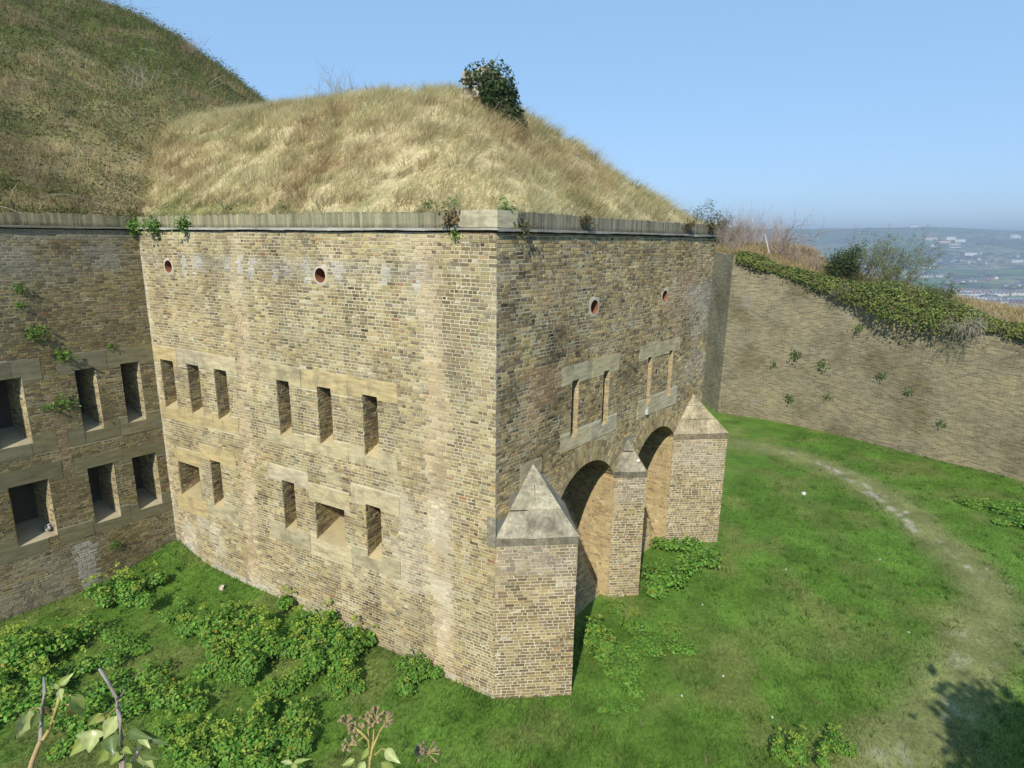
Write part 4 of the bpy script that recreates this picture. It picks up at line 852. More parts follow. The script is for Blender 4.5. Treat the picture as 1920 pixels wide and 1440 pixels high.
for k, (x, y, r, h) in enumerate([(-10.9, 15.6, .85, .95), (-12.2, 13.2, 1.0, 1.0), (-11.3, 13.9, .7, .9), (-10.7, 12.1, .9, .8), (-8.1, 14.2, .8, .85), (-7.2, 13.5, .8, .8), (-6.6, 14.4, .75, .8), (-5.9, 13.4, .85, .95), (-5.2, 12.4, .6, .7), (-4.8, 13.7, .9, .9), (-4.1, 13.1, .9, .85), (-7.6, 11.9, .75, .8), (-6.9, 11.0, .6, .6), (-5.5, 11.2, .75, .7), (-4.6, 11.1, .75, .7), (-5.7, 10.5, .8, .7), (-6.5, 12.8, .5, .55), (-4.0, 12.3, .5, .55)]):
    da = (x - Oc[0]) * nA[0] + (y - Oc[1]) * nA[1]; db = (x - P0[0]) * nB[0] + (y - P0[1]) * nB[1]
    if k == 0: clump(0, x, y, r, h, 'bushiest flowering clump, set apart near the corner of the two walls', None)
    elif db < 3.2: clump(k % 3, x, y, r, h, 'flowering clump in the group facing the dark rampart wall', 'clumps by the dark rampart wall')
    elif da < 1.3: clump(k % 3, x, y, r, h, 'flowering clump in the row along the foot of the loopholed wall', 'clumps along the loopholed wall')
    elif r <= .6: clump(k % 3, x, y, r, h, 'small flowering clump filling a gap between bigger ones in the ditch', 'small clumps in the ditch')
    else: clump(k % 3, x, y, r, h, lab1, g1)
g2 = 'flowerless clumps in the ditch'; lab2 = 'darker green clump without flowers, low among the flowering ones in the ditch corner'
for x, y, r, h in [(-9.9, 13.6, .62, .55), (-9.2, 12.0, .8, .75), (-9.2, 14.8, .55, .45), (-11.6, 11.2, .9, .7), (-9.0, 11.0, .7, .6), (-5.1, 10.1, .7, .6)]: clump(3, x, y, r, h, lab2, g2)
clump(1, -2.3, 12.6, .58, .62, 'green clump at the wall foot next to the near buttress corner', None)
for x, y, r, h, lab, pr in [(2.3, 14.1, .65, .7, 'round yellowing clump in the shade edge beside the near buttress', 2), (3.25, 14.5, .22, .75, 'slim upright sprig rising among low clumps beyond the near buttress', 0), (3.8, 13.9, .7, .42, 'low spreading clump on the lawn beyond the near buttress', 3), (4.4, 14.4, .4, .35, 'small outlying clump on the lawn, farthest from the near buttress', 2), (2.8, 13.0, .65, .42, 'low bluish green clump in front of the yellowing one by the near buttress', 3), (4.8, 16.7, .95, .85, 'dark green clump against the foot of the narrow middle buttress', 3), (4.95, 17.6, .45, .4, 'small clump in the recess between middle and far buttress', 3), (6.0, 18.35, .85, .7, 'dark green clump in front of the far wide buttress', 3), (3.0, 15.4, .36, .28, 'little clump on the grass between near and middle buttress', 2), (2.45, 11.9, .36, .22, 'lone flat tuft of leaves on the lawn in front of the near buttress', 3), (6.05, 10.55, .42, .6, 'flowering clump on the open lawn, the bushier of a pair', 0), (6.95, 10.85, .36, .62, 'flowering clump on the open lawn, the taller of a pair', 1), (18.9, 20.6, .9, .55, 'grey-green leafy plant beside the worn path at the curved wall', 3), (18.2, 22.2, .7, .35, 'brownish weedy tangle beside the worn path below the curved wall', 2), (19.8, 21.8, .9, .4, 'broad weedy patch at the foot of the curved wall', 3)]:
    clump(pr, x, y, r, h, lab, None, 'alexanders_clump' if x < 10 else 'weed_clump')
# tufts rooted in wall joints
def wall_tuft(p, nrm, r, label, group, n=70, col=(.13, .24, .035), name='wall_plant'):
    p = np.array(p, float); nrm = np.array(nrm, float); q = rng.normal(0, .5, (n, 3)) * r * (1, 1, .9) + nrm * r * .55 * rng.random((n, 1)) + (0, 0, -.12 * r); e = empty(name, tuple(p)); tag(e, label, 'plant', group)
    q -= nrm * np.minimum(q @ nrm, 0)[:, None]
    leaves('foliage', q, rng.uniform(.3, .55, n) * r, rng.normal(0, .5, (n, 3)) + nrm + (0, 0, .6), jit(col, n, .4), M_LEAF, e)
    m = MB(); 
    for _ in range(5): m.tube([-nrm * .04, nrm * r * .3 + rng.normal(0, .1, 3) * r, nrm * r * .6 + rng.normal(0, .3, 3) * r], [.008, .006, .003], 3, (.15, .13, .06))
    m.build('stem', M_LEAF, e); return e
for (u, v, r) in [(2.99, 9.13, .16), (3.01, 8.69, .12), (2.8, 7.99, .24), (1.13, 7.38, .11), (2.85, 5.9, .1)]: wall_tuft(FB.p(u, v, .01), FB.en, r, 'green tuft growing from the joints of the dark rampart wall', 'tufts on the dark rampart wall')
wall_tuft(FB.p(2.32, 7.32, .01), FB.en, .24, 'leafy tuft above the long upper lintel of the dark wall', None); wall_tuft(FB.p(2.48, 5.97, .01), FB.en, .26, 'leafy tuft between two upper openings of the dark wall', None); wall_tuft(FB.p(1.74, 1.34, .01), FB.en, .14, 'small tuft low on the dark wall under the openings', None)
wall_tuft(FB.p(.12, 10.78, .05), FB.en, .28, 'green tuft on the string course in the corner of the two walls', None); wall_tuft(FA.p(11.2, 10.76, .05), FA.en, .27, 'bright leafy tuft on the coping, nearer of two to the wall corner', None, 110); wall_tuft(FA.p(9.82, 10.82, .05), FA.en, .25, 'leafy tuft hanging over the coping, farther of two from the wall corner', None, 110)
wall_tuft(FA.p(1.05, 10.92, .06), FA.en, .22, 'withered brown tuft beside the pale corner coping stone', None, 80, (.26, .19, .08)); wall_tuft(FA.p(.96, 10.6, .02), FA.en, .13, 'small green tuft under the pale corner coping stone', None, 60); wall_tuft(FC.p(.66, 10.75, .06), FC.en, .2, 'straggling grassy tuft hanging by the corner stone on the shaded side', None, 60, (.2, .18, .07))
for u in (3.0, 8.6, 10.3): wall_tuft(FC.p(u, 10.98, .04), FC.en, .17 + .004 * u, 'dry brown growth hanging over the coping of the shaded wall', 'dry growth on the shaded coping', 120, (.17, .13, .06))
def wall_at(x, y): i = int(np.argmin(np.hypot(W[:, 0] - x, W[:, 1] - y))); return i
for x, y, z, r in [(17.52, 30.82, 6.37, .25), (16.62, 31.84, 4.24, .3), (15.71, 32.73, 4.55, .34), (18.55, 29.56, 4.18, .25), (15.63, 32.8, 2.12, .28), (19.4, 28.4, 3.6, .2), (17.0, 31.4, 2.6, .2), (14.6, 33.7, 3.9, .2), (20.3, 27.3, 2.4, .2)]:
    i = wall_at(x, y); wall_tuft((W[i, 0] - Nout[i, 0] * .12, W[i, 1] - Nout[i, 1] * .12, z), (-Nout[i, 0], -Nout[i, 1], 0), r, 'small green tuft rooted in the curved far wall', 'tufts on the curved wall', 40, (.12, .19, .04))
# green weeds along the inner edge of the coping
for u in (.15, 1.45, 6.4, 8.7, 2.1): 
    q = FA.p(u if u > .2 else .1, 11.06, -.5); wall_tuft(q, (0, -.3, 1), .24, 'green weed at the foot of the dry grass mound behind the coping', 'weeds behind the coping', 70, (.15, .25, .05), 'weed')

# ruin stub with ivy on the mound
RZ = float(mound_z(np.array(-.8), np.array(18.3))) - .12; ruin = empty('ruined_stub', (-.85, 18.3, RZ)); tag(ruin, 'stump of rubble masonry on top of the grass mound', 'ruin')
for k in range(34):
    m = MB(); a = rng.uniform(.16, .34, 3); c = np.array([rng.uniform(-.72, .35), rng.uniform(-.3, .45), rng.uniform(-.55, .95)]); rz = rng.normal(0, .3)
    ex = np.array([math.cos(rz), math.sin(rz), .05]) * a[0]; ey = np.array([-math.sin(rz), math.cos(rz), 0]) * a[1]; ez = np.array([0, .05, 1]) * a[2] * .8; cl = tuple(np.array((.50, .42, .31)) * rng.uniform(.7, 1.15)); m.box(c, ex, ey, ez, cl); m.build('rubble_stone', M_CAPSTONE, ruin)
m = MB(); m.box((-.3, .0, -.7), (.6, 0, 0), (0, .5, 0), (.0, 0, 1.45), (.36, .32, .25)); m.build('rubble_core', M_CAPSTONE, ruin)
n = 8000; t = rng.random(n); cx = -.10 + 1.05 * t ** 1.4; cz = .68 - 1.9 * t ** 1.2; rad = .84 - .46 * t
d_ = rng.normal(0, 1, (n, 3)); d_ /= np.linalg.norm(d_, axis=1, keepdims=True); rr = rng.random(n) ** .3
p = np.stack([cx + d_[:, 0] * rad * rr, d_[:, 1] * rad * rr * .9 - .05, cz + d_[:, 2] * rad * rr * .75], -1) + np.array([-.66, 18.25, RZ + .12]); p += rng.normal(0, .015, p.shape)
keepm = ~((p[:, 0] < -1.05 + .3 * (RZ + .75 - p[:, 2])) & (p[:, 2] < RZ + .75)); p, d_ = p[keepm], d_[keepm]; n = len(p)
iv = empty('ivy', (-.66, 18.25, RZ + .12)); tag(iv, 'thick dark ivy smothering the rubble stump on the mound', 'ivy')
col = jit((.045, .08, .02), n, .5); sh = rng.random(n) < .12; col[sh] = jit((.16, .2, .07), int(sh.sum()), .3)
leaves('foliage', p - np.array([-.66, 18.25, RZ + .12]), rng.uniform(.07, .13, n), d_ + rng.normal(0, .4, (n, 3)), col, M_LEAF, iv, .8)
m = MB()
for k in range(26):
    t = random.random(); p0 = np.array([-.2 + .9 * t ** 1.6 + random.gauss(0, .2), -.35 + random.gauss(0, .2), 1.0 - 1.5 * t]); dd = np.array([random.gauss(.5, .5), random.gauss(-.2, .4), random.gauss(.1, .7)]); m.tube([p0, p0 + dd * .2, p0 + dd * .4 + (0, 0, -.04)], [.012, .009, .004], 3, (.25, .17, .11))
m.build('stem', M_WOOD, iv)

# woody shrubs
def twigs(m, p, d, L, r, depth, col, spread=.5, up=.1, split=3):
    pts = [np.array(p, float)]; rad = [r]; d = np.array(d, float)
    for s_ in range(3): pts.append(pts[-1] + d * L / 3); d = d + rng.normal(0, .16, 3) + (0, 0, up * .3); d /= np.linalg.norm(d); rad.append(r * (1 - .18 * (s_ + 1)))
    m.tube(pts, rad, 4 if depth > 1 else 3, col, False); ends = [pts[-1]]
    if depth > 0:
        for _ in range(split):
            a = pts[random.choice([1, 2, 3])]; nd = d + rng.normal(0, spread, 3) + (0, 0, up); nd /= np.linalg.norm(nd); ends += twigs(m, a, nd, L * random.uniform(.5, .8), r * .55, depth - 1, col, spread, up, split)
    return ends
def shrub(name, loc, label, cat, size, nst, depth, stem_col, leaf=0, leaf_col=(.1, .15, .04), lsize=.08, lean=(0, 0), spread=.5, group=None, r=.03, lspread=.14, up=.12, split=3):
    e = empty(name, tuple(loc)); tag(e, label, cat, group); m = MB(); ends = []
    for k in range(nst):
        d = np.array([random.gauss(lean[0], .45), random.gauss(lean[1], .45), 1.0]); d /= np.linalg.norm(d); ends += twigs(m, (random.gauss(0, .12) * size, random.gauss(0, .12) * size, -.15), d, size * random.uniform(.4, .65), r * random.uniform(.6, 1.1), depth, tuple(np.array(stem_col) * random.uniform(.75, 1.25)), spread, up, split)
    m.build('branches', M_WOOD, e)
    if leaf:
        E_ = np.array(ends); idx = rng.integers(0, len(E_), leaf); q = E_[idx] + rng.normal(0, lspread * size, (leaf, 3)); leaves('foliage', q, rng.uniform(.6, 1.3, leaf) * lsize, rng.normal(0, .6, (leaf, 3)) + (0, -.3, .6), jit(leaf_col, leaf, .45), M_LEAF, e)
    return e
for t, i, h, lab in [(2.2, 5.5, 1.5, 'leafless grey thorn bush low on the high rampart slope'), (-1.5, 1.6, 1.0, 'bleached dead stalks just above the rampart wall coping'), (-4, 9, 1.5, 'leafless thorn bush half way up the high rampart slope'), (1.0, 13, 1.9, 'tall pale dead bush high up on the rampart slope'), (-9, 15, 1.3, 'sparse bare bush near the skyline of the rampart slope')]:
    q = P0 + dB * t - nB * i; shrub('bare_bush', (q[0], q[1], float(rampart_z(np.array(q[0]), np.array(q[1]))) - .1), lab, 'shrub', h, 16, 2, (.40, .33, .26), spread=.5, r=.010, up=.2)
def bank_z(x, y):
    i = wall_at(x, y); dd = np.hypot(x - W[i, 0], y - W[i, 1]); return float(land_z(np.array(x), np.array(y), np.array(dd), W[i, 2]))
shrub('bare_bush', (-7.2, 26.6, 15.5), 'leafless grey bush behind the crest of the grass mound', 'shrub', 2.1, 22, 2, (.30, .25, .22), spread=.6, r=.014)
shrub('evergreen_bush', (12.4, 41.5, 10.2), 'dark green rounded bush behind the far corner of the fort roof', 'shrub', 2.5, 14, 2, (.14, .1, .07), 9000, (.10, .12, .045), .10, spread=.6, lspread=.07, up=0)
shrub('evergreen_bush', (14.0, 41.5, 10.2), 'lower olive bush joining the dark rounded bush behind the fort roof', 'shrub', 1.9, 10, 2, (.14, .1, .07), 6000, (.11, .125, .05), .10, spread=.6, lspread=.07, up=0)
g3 = 'pale leafless scrub along the wall top'
for x, y, h in [(13.0, 38.8, 2.4), (13.7, 37.8, 2.4), (14.4, 37.0, 2.2), (15.2, 36.2, 1.9), (16.0, 35.4, 1.8), (14.4, 39.0, 2.6), (16.8, 34.4, 1.6), (15.6, 37.4, 2.2), (12.9, 36.6, 1.3)]: shrub('bare_scrub', (x, y, bank_z(x, y)), 'pale leafless scrub on the bank above the curved wall', 'shrub', h, 30, 2, (.36, .28, .22), spread=.45, group=g3, r=.012, up=.3)
shrub('bare_tree', (15.4, 36.2, bank_z(15.4, 36.2)), 'small leafless tree with spreading twigs above the curved wall', 'tree', 2.9, 5, 3, (.24, .18, .14), spread=.6, r=.045)
shrub('bare_tree', (19.2, 34.2, bank_z(19.2, 34.2)), 'reddish brown bare tree bent over behind the evergreen bush', 'tree', 2.6, 4, 3, (.25, .14, .10), spread=.5, lean=(.3, 0), r=.04)
shrub('evergreen_bush', (17.7, 33.3, bank_z(17.7, 33.3) - .1), 'dense dark evergreen bush standing up from the ivy of the curved wall', 'shrub', 1.75, 14, 2, (.12, .09, .06), 6500, (.085, .115, .03), .1, spread=.55, lspread=.1)
shrub('feathery_shrub', (18.9, 31.4, bank_z(18.9, 31.4) - .1), 'feathery green windswept shrub on the curved wall above the town view', 'shrub', 2.6, 18, 3, (.2, .17, .1), 9000, (.19, .23, .09), .065, lean=(.45, .05), spread=.45, lspread=.035)
shrub('feathery_shrub', (20.2, 29.4, bank_z(20.2, 29.4) - .2), 'lower feathery shrub growing out of the ivy on the curved wall', 'shrub', 1.6, 12, 2, (.2, .17, .1), 3600, (.12, .165, .05), .07, lean=(.35, 0), spread=.45, lspread=.05)
i = wall_at(20.6, 27.0); shrub('dead_brush', (W[i, 0] - Nout[i, 0] * .35, W[i, 1] - Nout[i, 1] * .35, 6.9), 'grey dead brushwood hanging down over the curved wall', 'shrub', 1.7, 26, 2, (.36, .31, .24), lean=(-.5, -.9), spread=.45, r=.014, up=-.5)
i = wall_at(16.9, 31.6); shrub('dead_brush', (W[i, 0] - Nout[i, 0] * .25, W[i, 1] - Nout[i, 1] * .25, 8.0), 'brown dead twigs under the thick ivy on the curved wall', 'shrub', 1.1, 16, 2, (.24, .19, .13), lean=(-.4, -.6), spread=.5, r=.012, up=-.5)
m = MB(); m.tube([(14.45, 35.2, 9.9), (14.05, 35.1, 10.95)], .05, 8, (.5, .48, .42)); tag(m.build('fence_post', M_WOOD), 'leaning pale post on the bank by the bare tree', 'post')
m = MB(); m.tube([(12.2, 38.1, 10.0), (12.22, 38.1, 11.8)], .06, 8, (.45, .45, .42)); tag(m.build('fence_post', M_WOOD), 'upright grey post beside the far corner of the fort coping', 'post')
# ivy over the top of the curved wall, plant by plant
ia, ib = ic + 1, wall_at(23.6, 21.5); s0, s1 = arc[ia], arc[ib]; nseg = 7; tot = s1 - s0
labs = ['ivy at the corner of the curved wall, beside the fort', 'bright ivy below the bare tree on the curved wall', 'ivy under the dense evergreen bush on the curved wall', 'deep shaggy ivy casting a shadow on the curved wall', 'ivy below the feathery shrub on the curved wall', 'ivy behind the dead brushwood on the curved wall', 'yellowish ivy on the lowest stretch of the curved wall']
for sgi in range(nseg):
    n = 3600; sa = s0 + tot * (sgi + rng.random(n) * 1.08 - .04) / nseg; sa = np.clip(sa, s0 - .8, s1); xw = np.interp(sa, arc, W[:, 0]); yw = np.interp(sa, arc, W[:, 1]); tw = np.interp(sa, arc, W[:, 2]); nx = np.interp(sa, arc, Nout[:, 0]); ny = np.interp(sa, arc, Nout[:, 1])
    big = .55 + 1.25 * np.exp(-((sa - s0 - tot * .47) / 2.2) ** 2) + .5 * (vnoise(sa * .9, sa * 0, 141) - .5); a = rng.random(n) * math.pi * 1.15 - .45; rr = rng.random(n) ** .35 * big
    off = np.cos(a) * rr * .75 - .15; zz = tw + np.sin(a) * rr * .75 - .12 - .35 * big * (rng.random(n) < .25) * rng.random(n)
    p = np.stack([xw - nx * off, yw - ny * off, zz], -1); nr = np.stack([-nx * np.cos(a), -ny * np.cos(a), np.sin(a) + .3], -1) + rng.normal(0, .5, (n, 3))
    base = np.array([xw.mean(), yw.mean(), tw.mean()]); e = empty('ivy', tuple(base)); tag(e, labs[sgi], 'ivy')
    yel = sstep(.55, 1, (sa - s0) / tot)[:, None]; col = jit((.20, .25, .055), n, .5) * (1 - yel) + jit((.29, .31, .055), n, .45) * yel; br = rng.random(n) < .08; col[br] = jit((.2, .13, .07), int(br.sum()), .3)
    leaves('foliage', p - base, rng.uniform(.07, .15, n), nr, col, M_LEAF, e, .8); m = MB()
    for _ in range(16): k_ = random.randrange(n); q = p[k_] - base; m.tube([q, q + (rng.normal(0, .12), -.1, -.3), q + (rng.normal(0, .25), -.12, -.6)], [.014, .011, .006], 3, (.25, .19, .12))
    m.build('stem', M_WOOD, e)
# dry grass on the bank above the curved wall
n = 26000; sa = rng.uniform(arc[0], arc[wall_at(24, 17)], n); dd = .2 + rng.random(n) ** 1.4 * 7; x = np.interp(sa, arc, W[:, 0]) + np.interp(sa, arc, Nsm[:, 0]) * dd; y = np.interp(sa, arc, W[:, 1]) + np.interp(sa, arc, Nsm[:, 1]) * dd; z = land_z(x, y, dd, np.interp(sa, arc, W[:, 2])) - .05; pos = np.stack([x, y, z], -1)
tag(blades('bank_grass', pos, rng.uniform(.2, .5, n), rng.uniform(.02, .04, n), rng.normal(.1, .4, (n, 3)) * (1, 1, .2), jit((.40, .31, .15), n, .35), M_GRASS), 'dry grass on the bank behind the curved wall', 'grass', kind='stuff')
# tall shrubs beside the photographer; their shadow lies across the lawn
for x, y, r, lab in [(9.4, .3, 1.5, 'dense shrub on the near bank, next to the path of the photographer'), (11.8, 1.2, 1.8, 'dense shrub on the near bank with the broadest crown'), (14.0, 2.3, 1.8, 'dense shrub on the near bank at the bend of the wall')]:
    shrub('bank_shrub', (x, y, 6.0), lab, 'shrub', 2.6, 12, 2, (.2, .15, .1), 16000, (.08, .12, .03), .34, spread=.5, lspread=.16, r=.04)
# loose stones
def stone(x, y, r, col, label, group=None):
    m = MB(); nn = 10; pts = rng.normal(0, 1, (nn, 3)); pts /= np.linalg.norm(pts, axis=1, keepdims=True)
    for k in range(5): m.box(pts[k] * .2 * r - .3 * r, np.array([.9, .2 * rng.normal(), .1]) * r * .7, np.array([-.2, .8, .1]) * r * .7, np.array([.1 * rng.normal(), 0, .6]) * r, tuple(np.array(col) * rng.uniform(.85, 1.1)))
    o = m.build('stone', M_CAPSTONE); o.location = (x, y, float(gz(x, y)) + .2 * r); return tag(o, label, 'stone', group)
stone(-8.58, 16.2, .16, (.6, .48, .4), 'pale pinkish stone in the grass under the loopholed wall'); stone(11.94, 23.1, .13, (.75, .74, .7), 'white stone on the lawn inside the bend of the path')
for x, y in [(5.3, 12.95), (6.0, 11.7), (4.1, 12.3), (8.8, 17.5), (10.9, 14.6), (5.6, 15.7), (12.2, 18.2), (14.8, 14.9)]: stone(x, y, .042, (.62, .60, .54), 'tiny white chalk pebble on the lawn', 'chalk pebbles on the lawn')
m = MB(); 
for k in range(4): m.box(FC.p(6.68 + .01 * k, 5.52 + .05 * k, .02), FC.eu * (.1 - .015 * k), FC.en * .08, FC.ev * .06, (.5, .48, .42))
tag(m.build('loose_stone', M_CAPSTONE), 'small pale lump of stone on the sill of a narrow slit over the far arch', 'stone')

# ================================================================== the far town
def land_hit(u, v):
    r = ray_dir(u, v); r = r / np.linalg.norm(r); last = None
    for d in np.concatenate([np.arange(200, 2000, 6), np.arange(2000, 6000, 15)]):
        x, y, z = r * d + np.array([0, 0, CAM_Z]); g = float(land_z(np.array(x), np.array(y), far_d(np.array(x), np.array(y)), 8.0))
        if z < g: return x, y, g, d
    return None
def flat_mat(name, col, rough=.9):
    m, n, l, out = mat_base(name); tc = n.new('ShaderNodeTexCoord').outputs['Object']; t = noise(n, l, .6, 4, .6, tc); p = n.new('ShaderNodeBsdfPrincipled'); c = mixc(n, l, tuple(col), ramp(n, l, t.outputs['Fac'], [(.3, (.85,) * 3), (.7, (1.15,) * 3)]).outputs[0], 1.0, 'MULTIPLY'); l.new(c, p.inputs['Base Color']); p.inputs['Roughness'].default_value = rough; l.new(p.outputs[0], out.inputs[0]); return m
MH = {'white': flat_mat('white_render', (.78, .76, .72)), 'cream': flat_mat('cream_render', (.66, .58, .44)), 'red': flat_mat('red_brick_far', (.30, .14, .10)), 'slate': flat_mat('slate_roof', (.12, .12, .14)), 'tile': flat_mat('tile_roof', (.28, .13, .09)), 'glass': flat_mat('far_glass', (.04, .05, .06), .2)}
def house_mesh(wm, rm, wx=8, wy=9, h=6, rh=3.2):
    a, b = wx / 2, wy / 2; o = .35
    V = [(-a, -b, -6), (a, -b, -6), (a, b, -6), (-a, b, -6), (-a, -b, h), (a, -b, h), (a, b, h), (-a, b, h), (-a, 0, h + rh), (a, 0, h + rh)]
    F = [(0, 1, 5, 4), (2, 3, 7, 6), (1, 2, 6, 9, 5), (3, 0, 4, 8, 7)]; mi = [0] * 4
    n = len(V); V += [(-a - o, -b - o, h - .25), (a + o, -b - o, h - .25), (a + o, 0, h + rh + .12), (-a - o, 0, h + rh + .12), (-a - o, b + o, h - .25), (a + o, b + o, h - .25)]; F += [(n, n + 1, n + 2, n + 3), (n + 3, n + 2, n + 5, n + 4)]; mi += [1, 1]
    for sx in (-.25, .25):
        for sz in (.8, 3.0): n = len(V); x = sx * wx; V += [(x - .6, -b - .04, sz), (x + .6, -b - .04, sz), (x + .6, -b - .04, sz + 1.4), (x - .6, -b - .04, sz + 1.4)]; F.append((n, n + 1, n + 2, n + 3)); mi.append(2)
    c0 = len(V); x0 = a - 1.2; V += [(x0 + dx, dy, zz) for zz in (h + 1, h + rh + 1.3) for dx, dy in ((0, -.5), (.9, -.5), (.9, .5), (0, .5))]; F += [(c0, c0 + 1, c0 + 5, c0 + 4), (c0 + 1, c0 + 2, c0 + 6, c0 + 5), (c0 + 2, c0 + 3, c0 + 7, c0 + 6), (c0 + 3, c0, c0 + 4, c0 + 7), (c0 + 4, c0 + 5, c0 + 6, c0 + 7)]; mi += [0] * 5
    me = bpy.data.meshes.new('house'); me.from_pydata(V, [], F)
    for k in (wm, rm, 'glass'): me.materials.append(MH[k])
    me.polygons.foreach_set('material_index', mi); me.update(); return me
HM = {'w': house_mesh('white', 'slate', 6.5, 7.5, 4.8, 2.8), 'c': house_mesh('cream', 'tile', 6.5, 7.5, 4.8, 2.8), 'r': house_mesh('red', 'slate', 6.5, 8, 5, 2.8), 'hall': house_mesh('cream', 'tile', 46, 16, 8, 4), 'block': house_mesh('white', 'slate', 34, 12, 9, 2)}
HL = {'w': ('small white gabled house with slate roof in the far town', 'white houses of the far town'), 'c': ('small cream gabled house with red tiled roof in the far town', 'cream houses of the far town'), 'r': ('small red brick house with slate roof in the far town', 'red brick houses of the far town'), 'hall': ('long cream building with red roof on the hill above the far town', 'long halls of the far town'), 'block': ('long white block on the slope of the far town', 'white blocks of the far town')}
nh = 0
def house(u, v, k, rot):
    global nh
    h = land_hit(u, v)
    if not h: return
    o = bpy.data.objects.new('hall' if k == 'hall' else 'house', HM[k]); link(o); o.location = (h[0], h[1], h[2] + .3); o.rotation_euler = (0, 0, rot); tag(o, HL[k][0], 'house' if k in 'wcr' else 'building', HL[k][1]); nh += 1
random.seed(5)
for u0, u1, v, dv in [(1776, 1846, 531, -2), (1850, 1868, 525, 0), (1772, 1850, 549, 1), (1786, 1925, 556, -1), (1800, 1930, 563, 2), (1846, 1940, 551, 0), (1826, 1940, 571, -1), (1850, 1935, 579, 2), (1815, 1860, 575, 0), (1880, 1940, 587, 1), (1886, 1940, 538, 0), (1700, 1760, 505, 0), (1880, 1940, 596, 0), (1700, 1770, 522, -2)]:
    u = u0; kk = random.choice('wwwcr'); rot = random.uniform(-.5, .5) + random.choice([0, 0, 1.57])
    while u < u1:
        house(u, v + dv * (u - u0) / 60 + random.uniform(-1, 1), kk if random.random() < .6 else random.choice('wwcr'), rot + random.uniform(-.05, .05)); u += random.uniform(5, 9)
for u, v, k in [(1745, 450, 'hall'), (1768, 456, 'hall'), (1790, 461, 'hall'), (1782, 449, 'block'), (1800, 454, 'block'), (1752, 465, 'block'), (1790, 468, 'block'), (1800, 473, 'w'), (1820, 479, 'block'), (1838, 477, 'w'), (1790, 491, 'w'), (1784, 493, 'w'), (1803, 491, 'c'), (1818, 495, 'w'), (1826, 494, 'w'), (1836, 488, 'w'), (1850, 497, 'w'), (1866, 489, 'w'), (1903, 445, 'block'), (1912, 445, 'w'), (1906, 479, 'w'), (1908, 482, 'w'), (1907, 493, 'block'), (1915, 493, 'w'), (1712, 425, 'block'), (1762, 493, 'c'), (1752, 498, 'w'), (1720, 495, 'c'), (1700, 497, 'w'), (1868, 503, 'c'), (1888, 470, 'w'), (1846, 466, 'w')]: house(u, v, k, random.uniform(-.6, .6))
# far woods, read as one mass
nT = 4200; tv = []; tf = []; tcx = []
ico = np.array([(0, 0, 1), (.9, 0, .4), (.28, .85, .4), (-.72, .52, .4), (-.72, -.52, .4), (.28, -.85, .4), (.72, .52, -.4), (-.28, .85, -.4), (-.9, 0, -.4), (-.28, -.85, -.4), (.72, -.52, -.4), (0, 0, -1)])
icf = [(0, 1, 2), (0, 2, 3), (0, 3, 4), (0, 4, 5), (0, 5, 1), (1, 6, 2), (2, 7, 3), (3, 8, 4), (4, 9, 5), (5, 10, 1), (2, 6, 7), (3, 7, 8), (4, 8, 9), (5, 9, 10), (1, 10, 6)]
cnt = 0
for k in range(nT * 4):
    if cnt >= nT: break
    ang = rng.uniform(.62, 1.25); d = rng.uniform(450, 3600); x, y = d * math.cos(ang), d * math.sin(ang)
    if fbm(np.array(x * .006), np.array(y * .006), 131, 3) < .57: continue
    g = float(land_z(np.array(x), np.array(y), far_d(np.array(x), np.array(y)), 8.0)); s_ = rng.uniform(2.5, 5); q = ico * s_ * (1.8, 1.8, .8) * rng.uniform(.75, 1.25, (12, 1)) + (x, y, g + s_ * .25); b0 = len(tv); tv += [tuple(a) for a in q]; tf += [tuple(b0 + np.array(a)) for a in icf]; tcx += [tuple(np.array((.085, .085, .055)) * rng.uniform(.7, 1.4))] * 12; cnt += 1
if tv: tag(obj_np('far_woods', np.array(tv), np.array(tf), np.array(tcx), M_EARTH), 'dark woods and gardens between the houses of the far town', 'wood', kind='stuff')

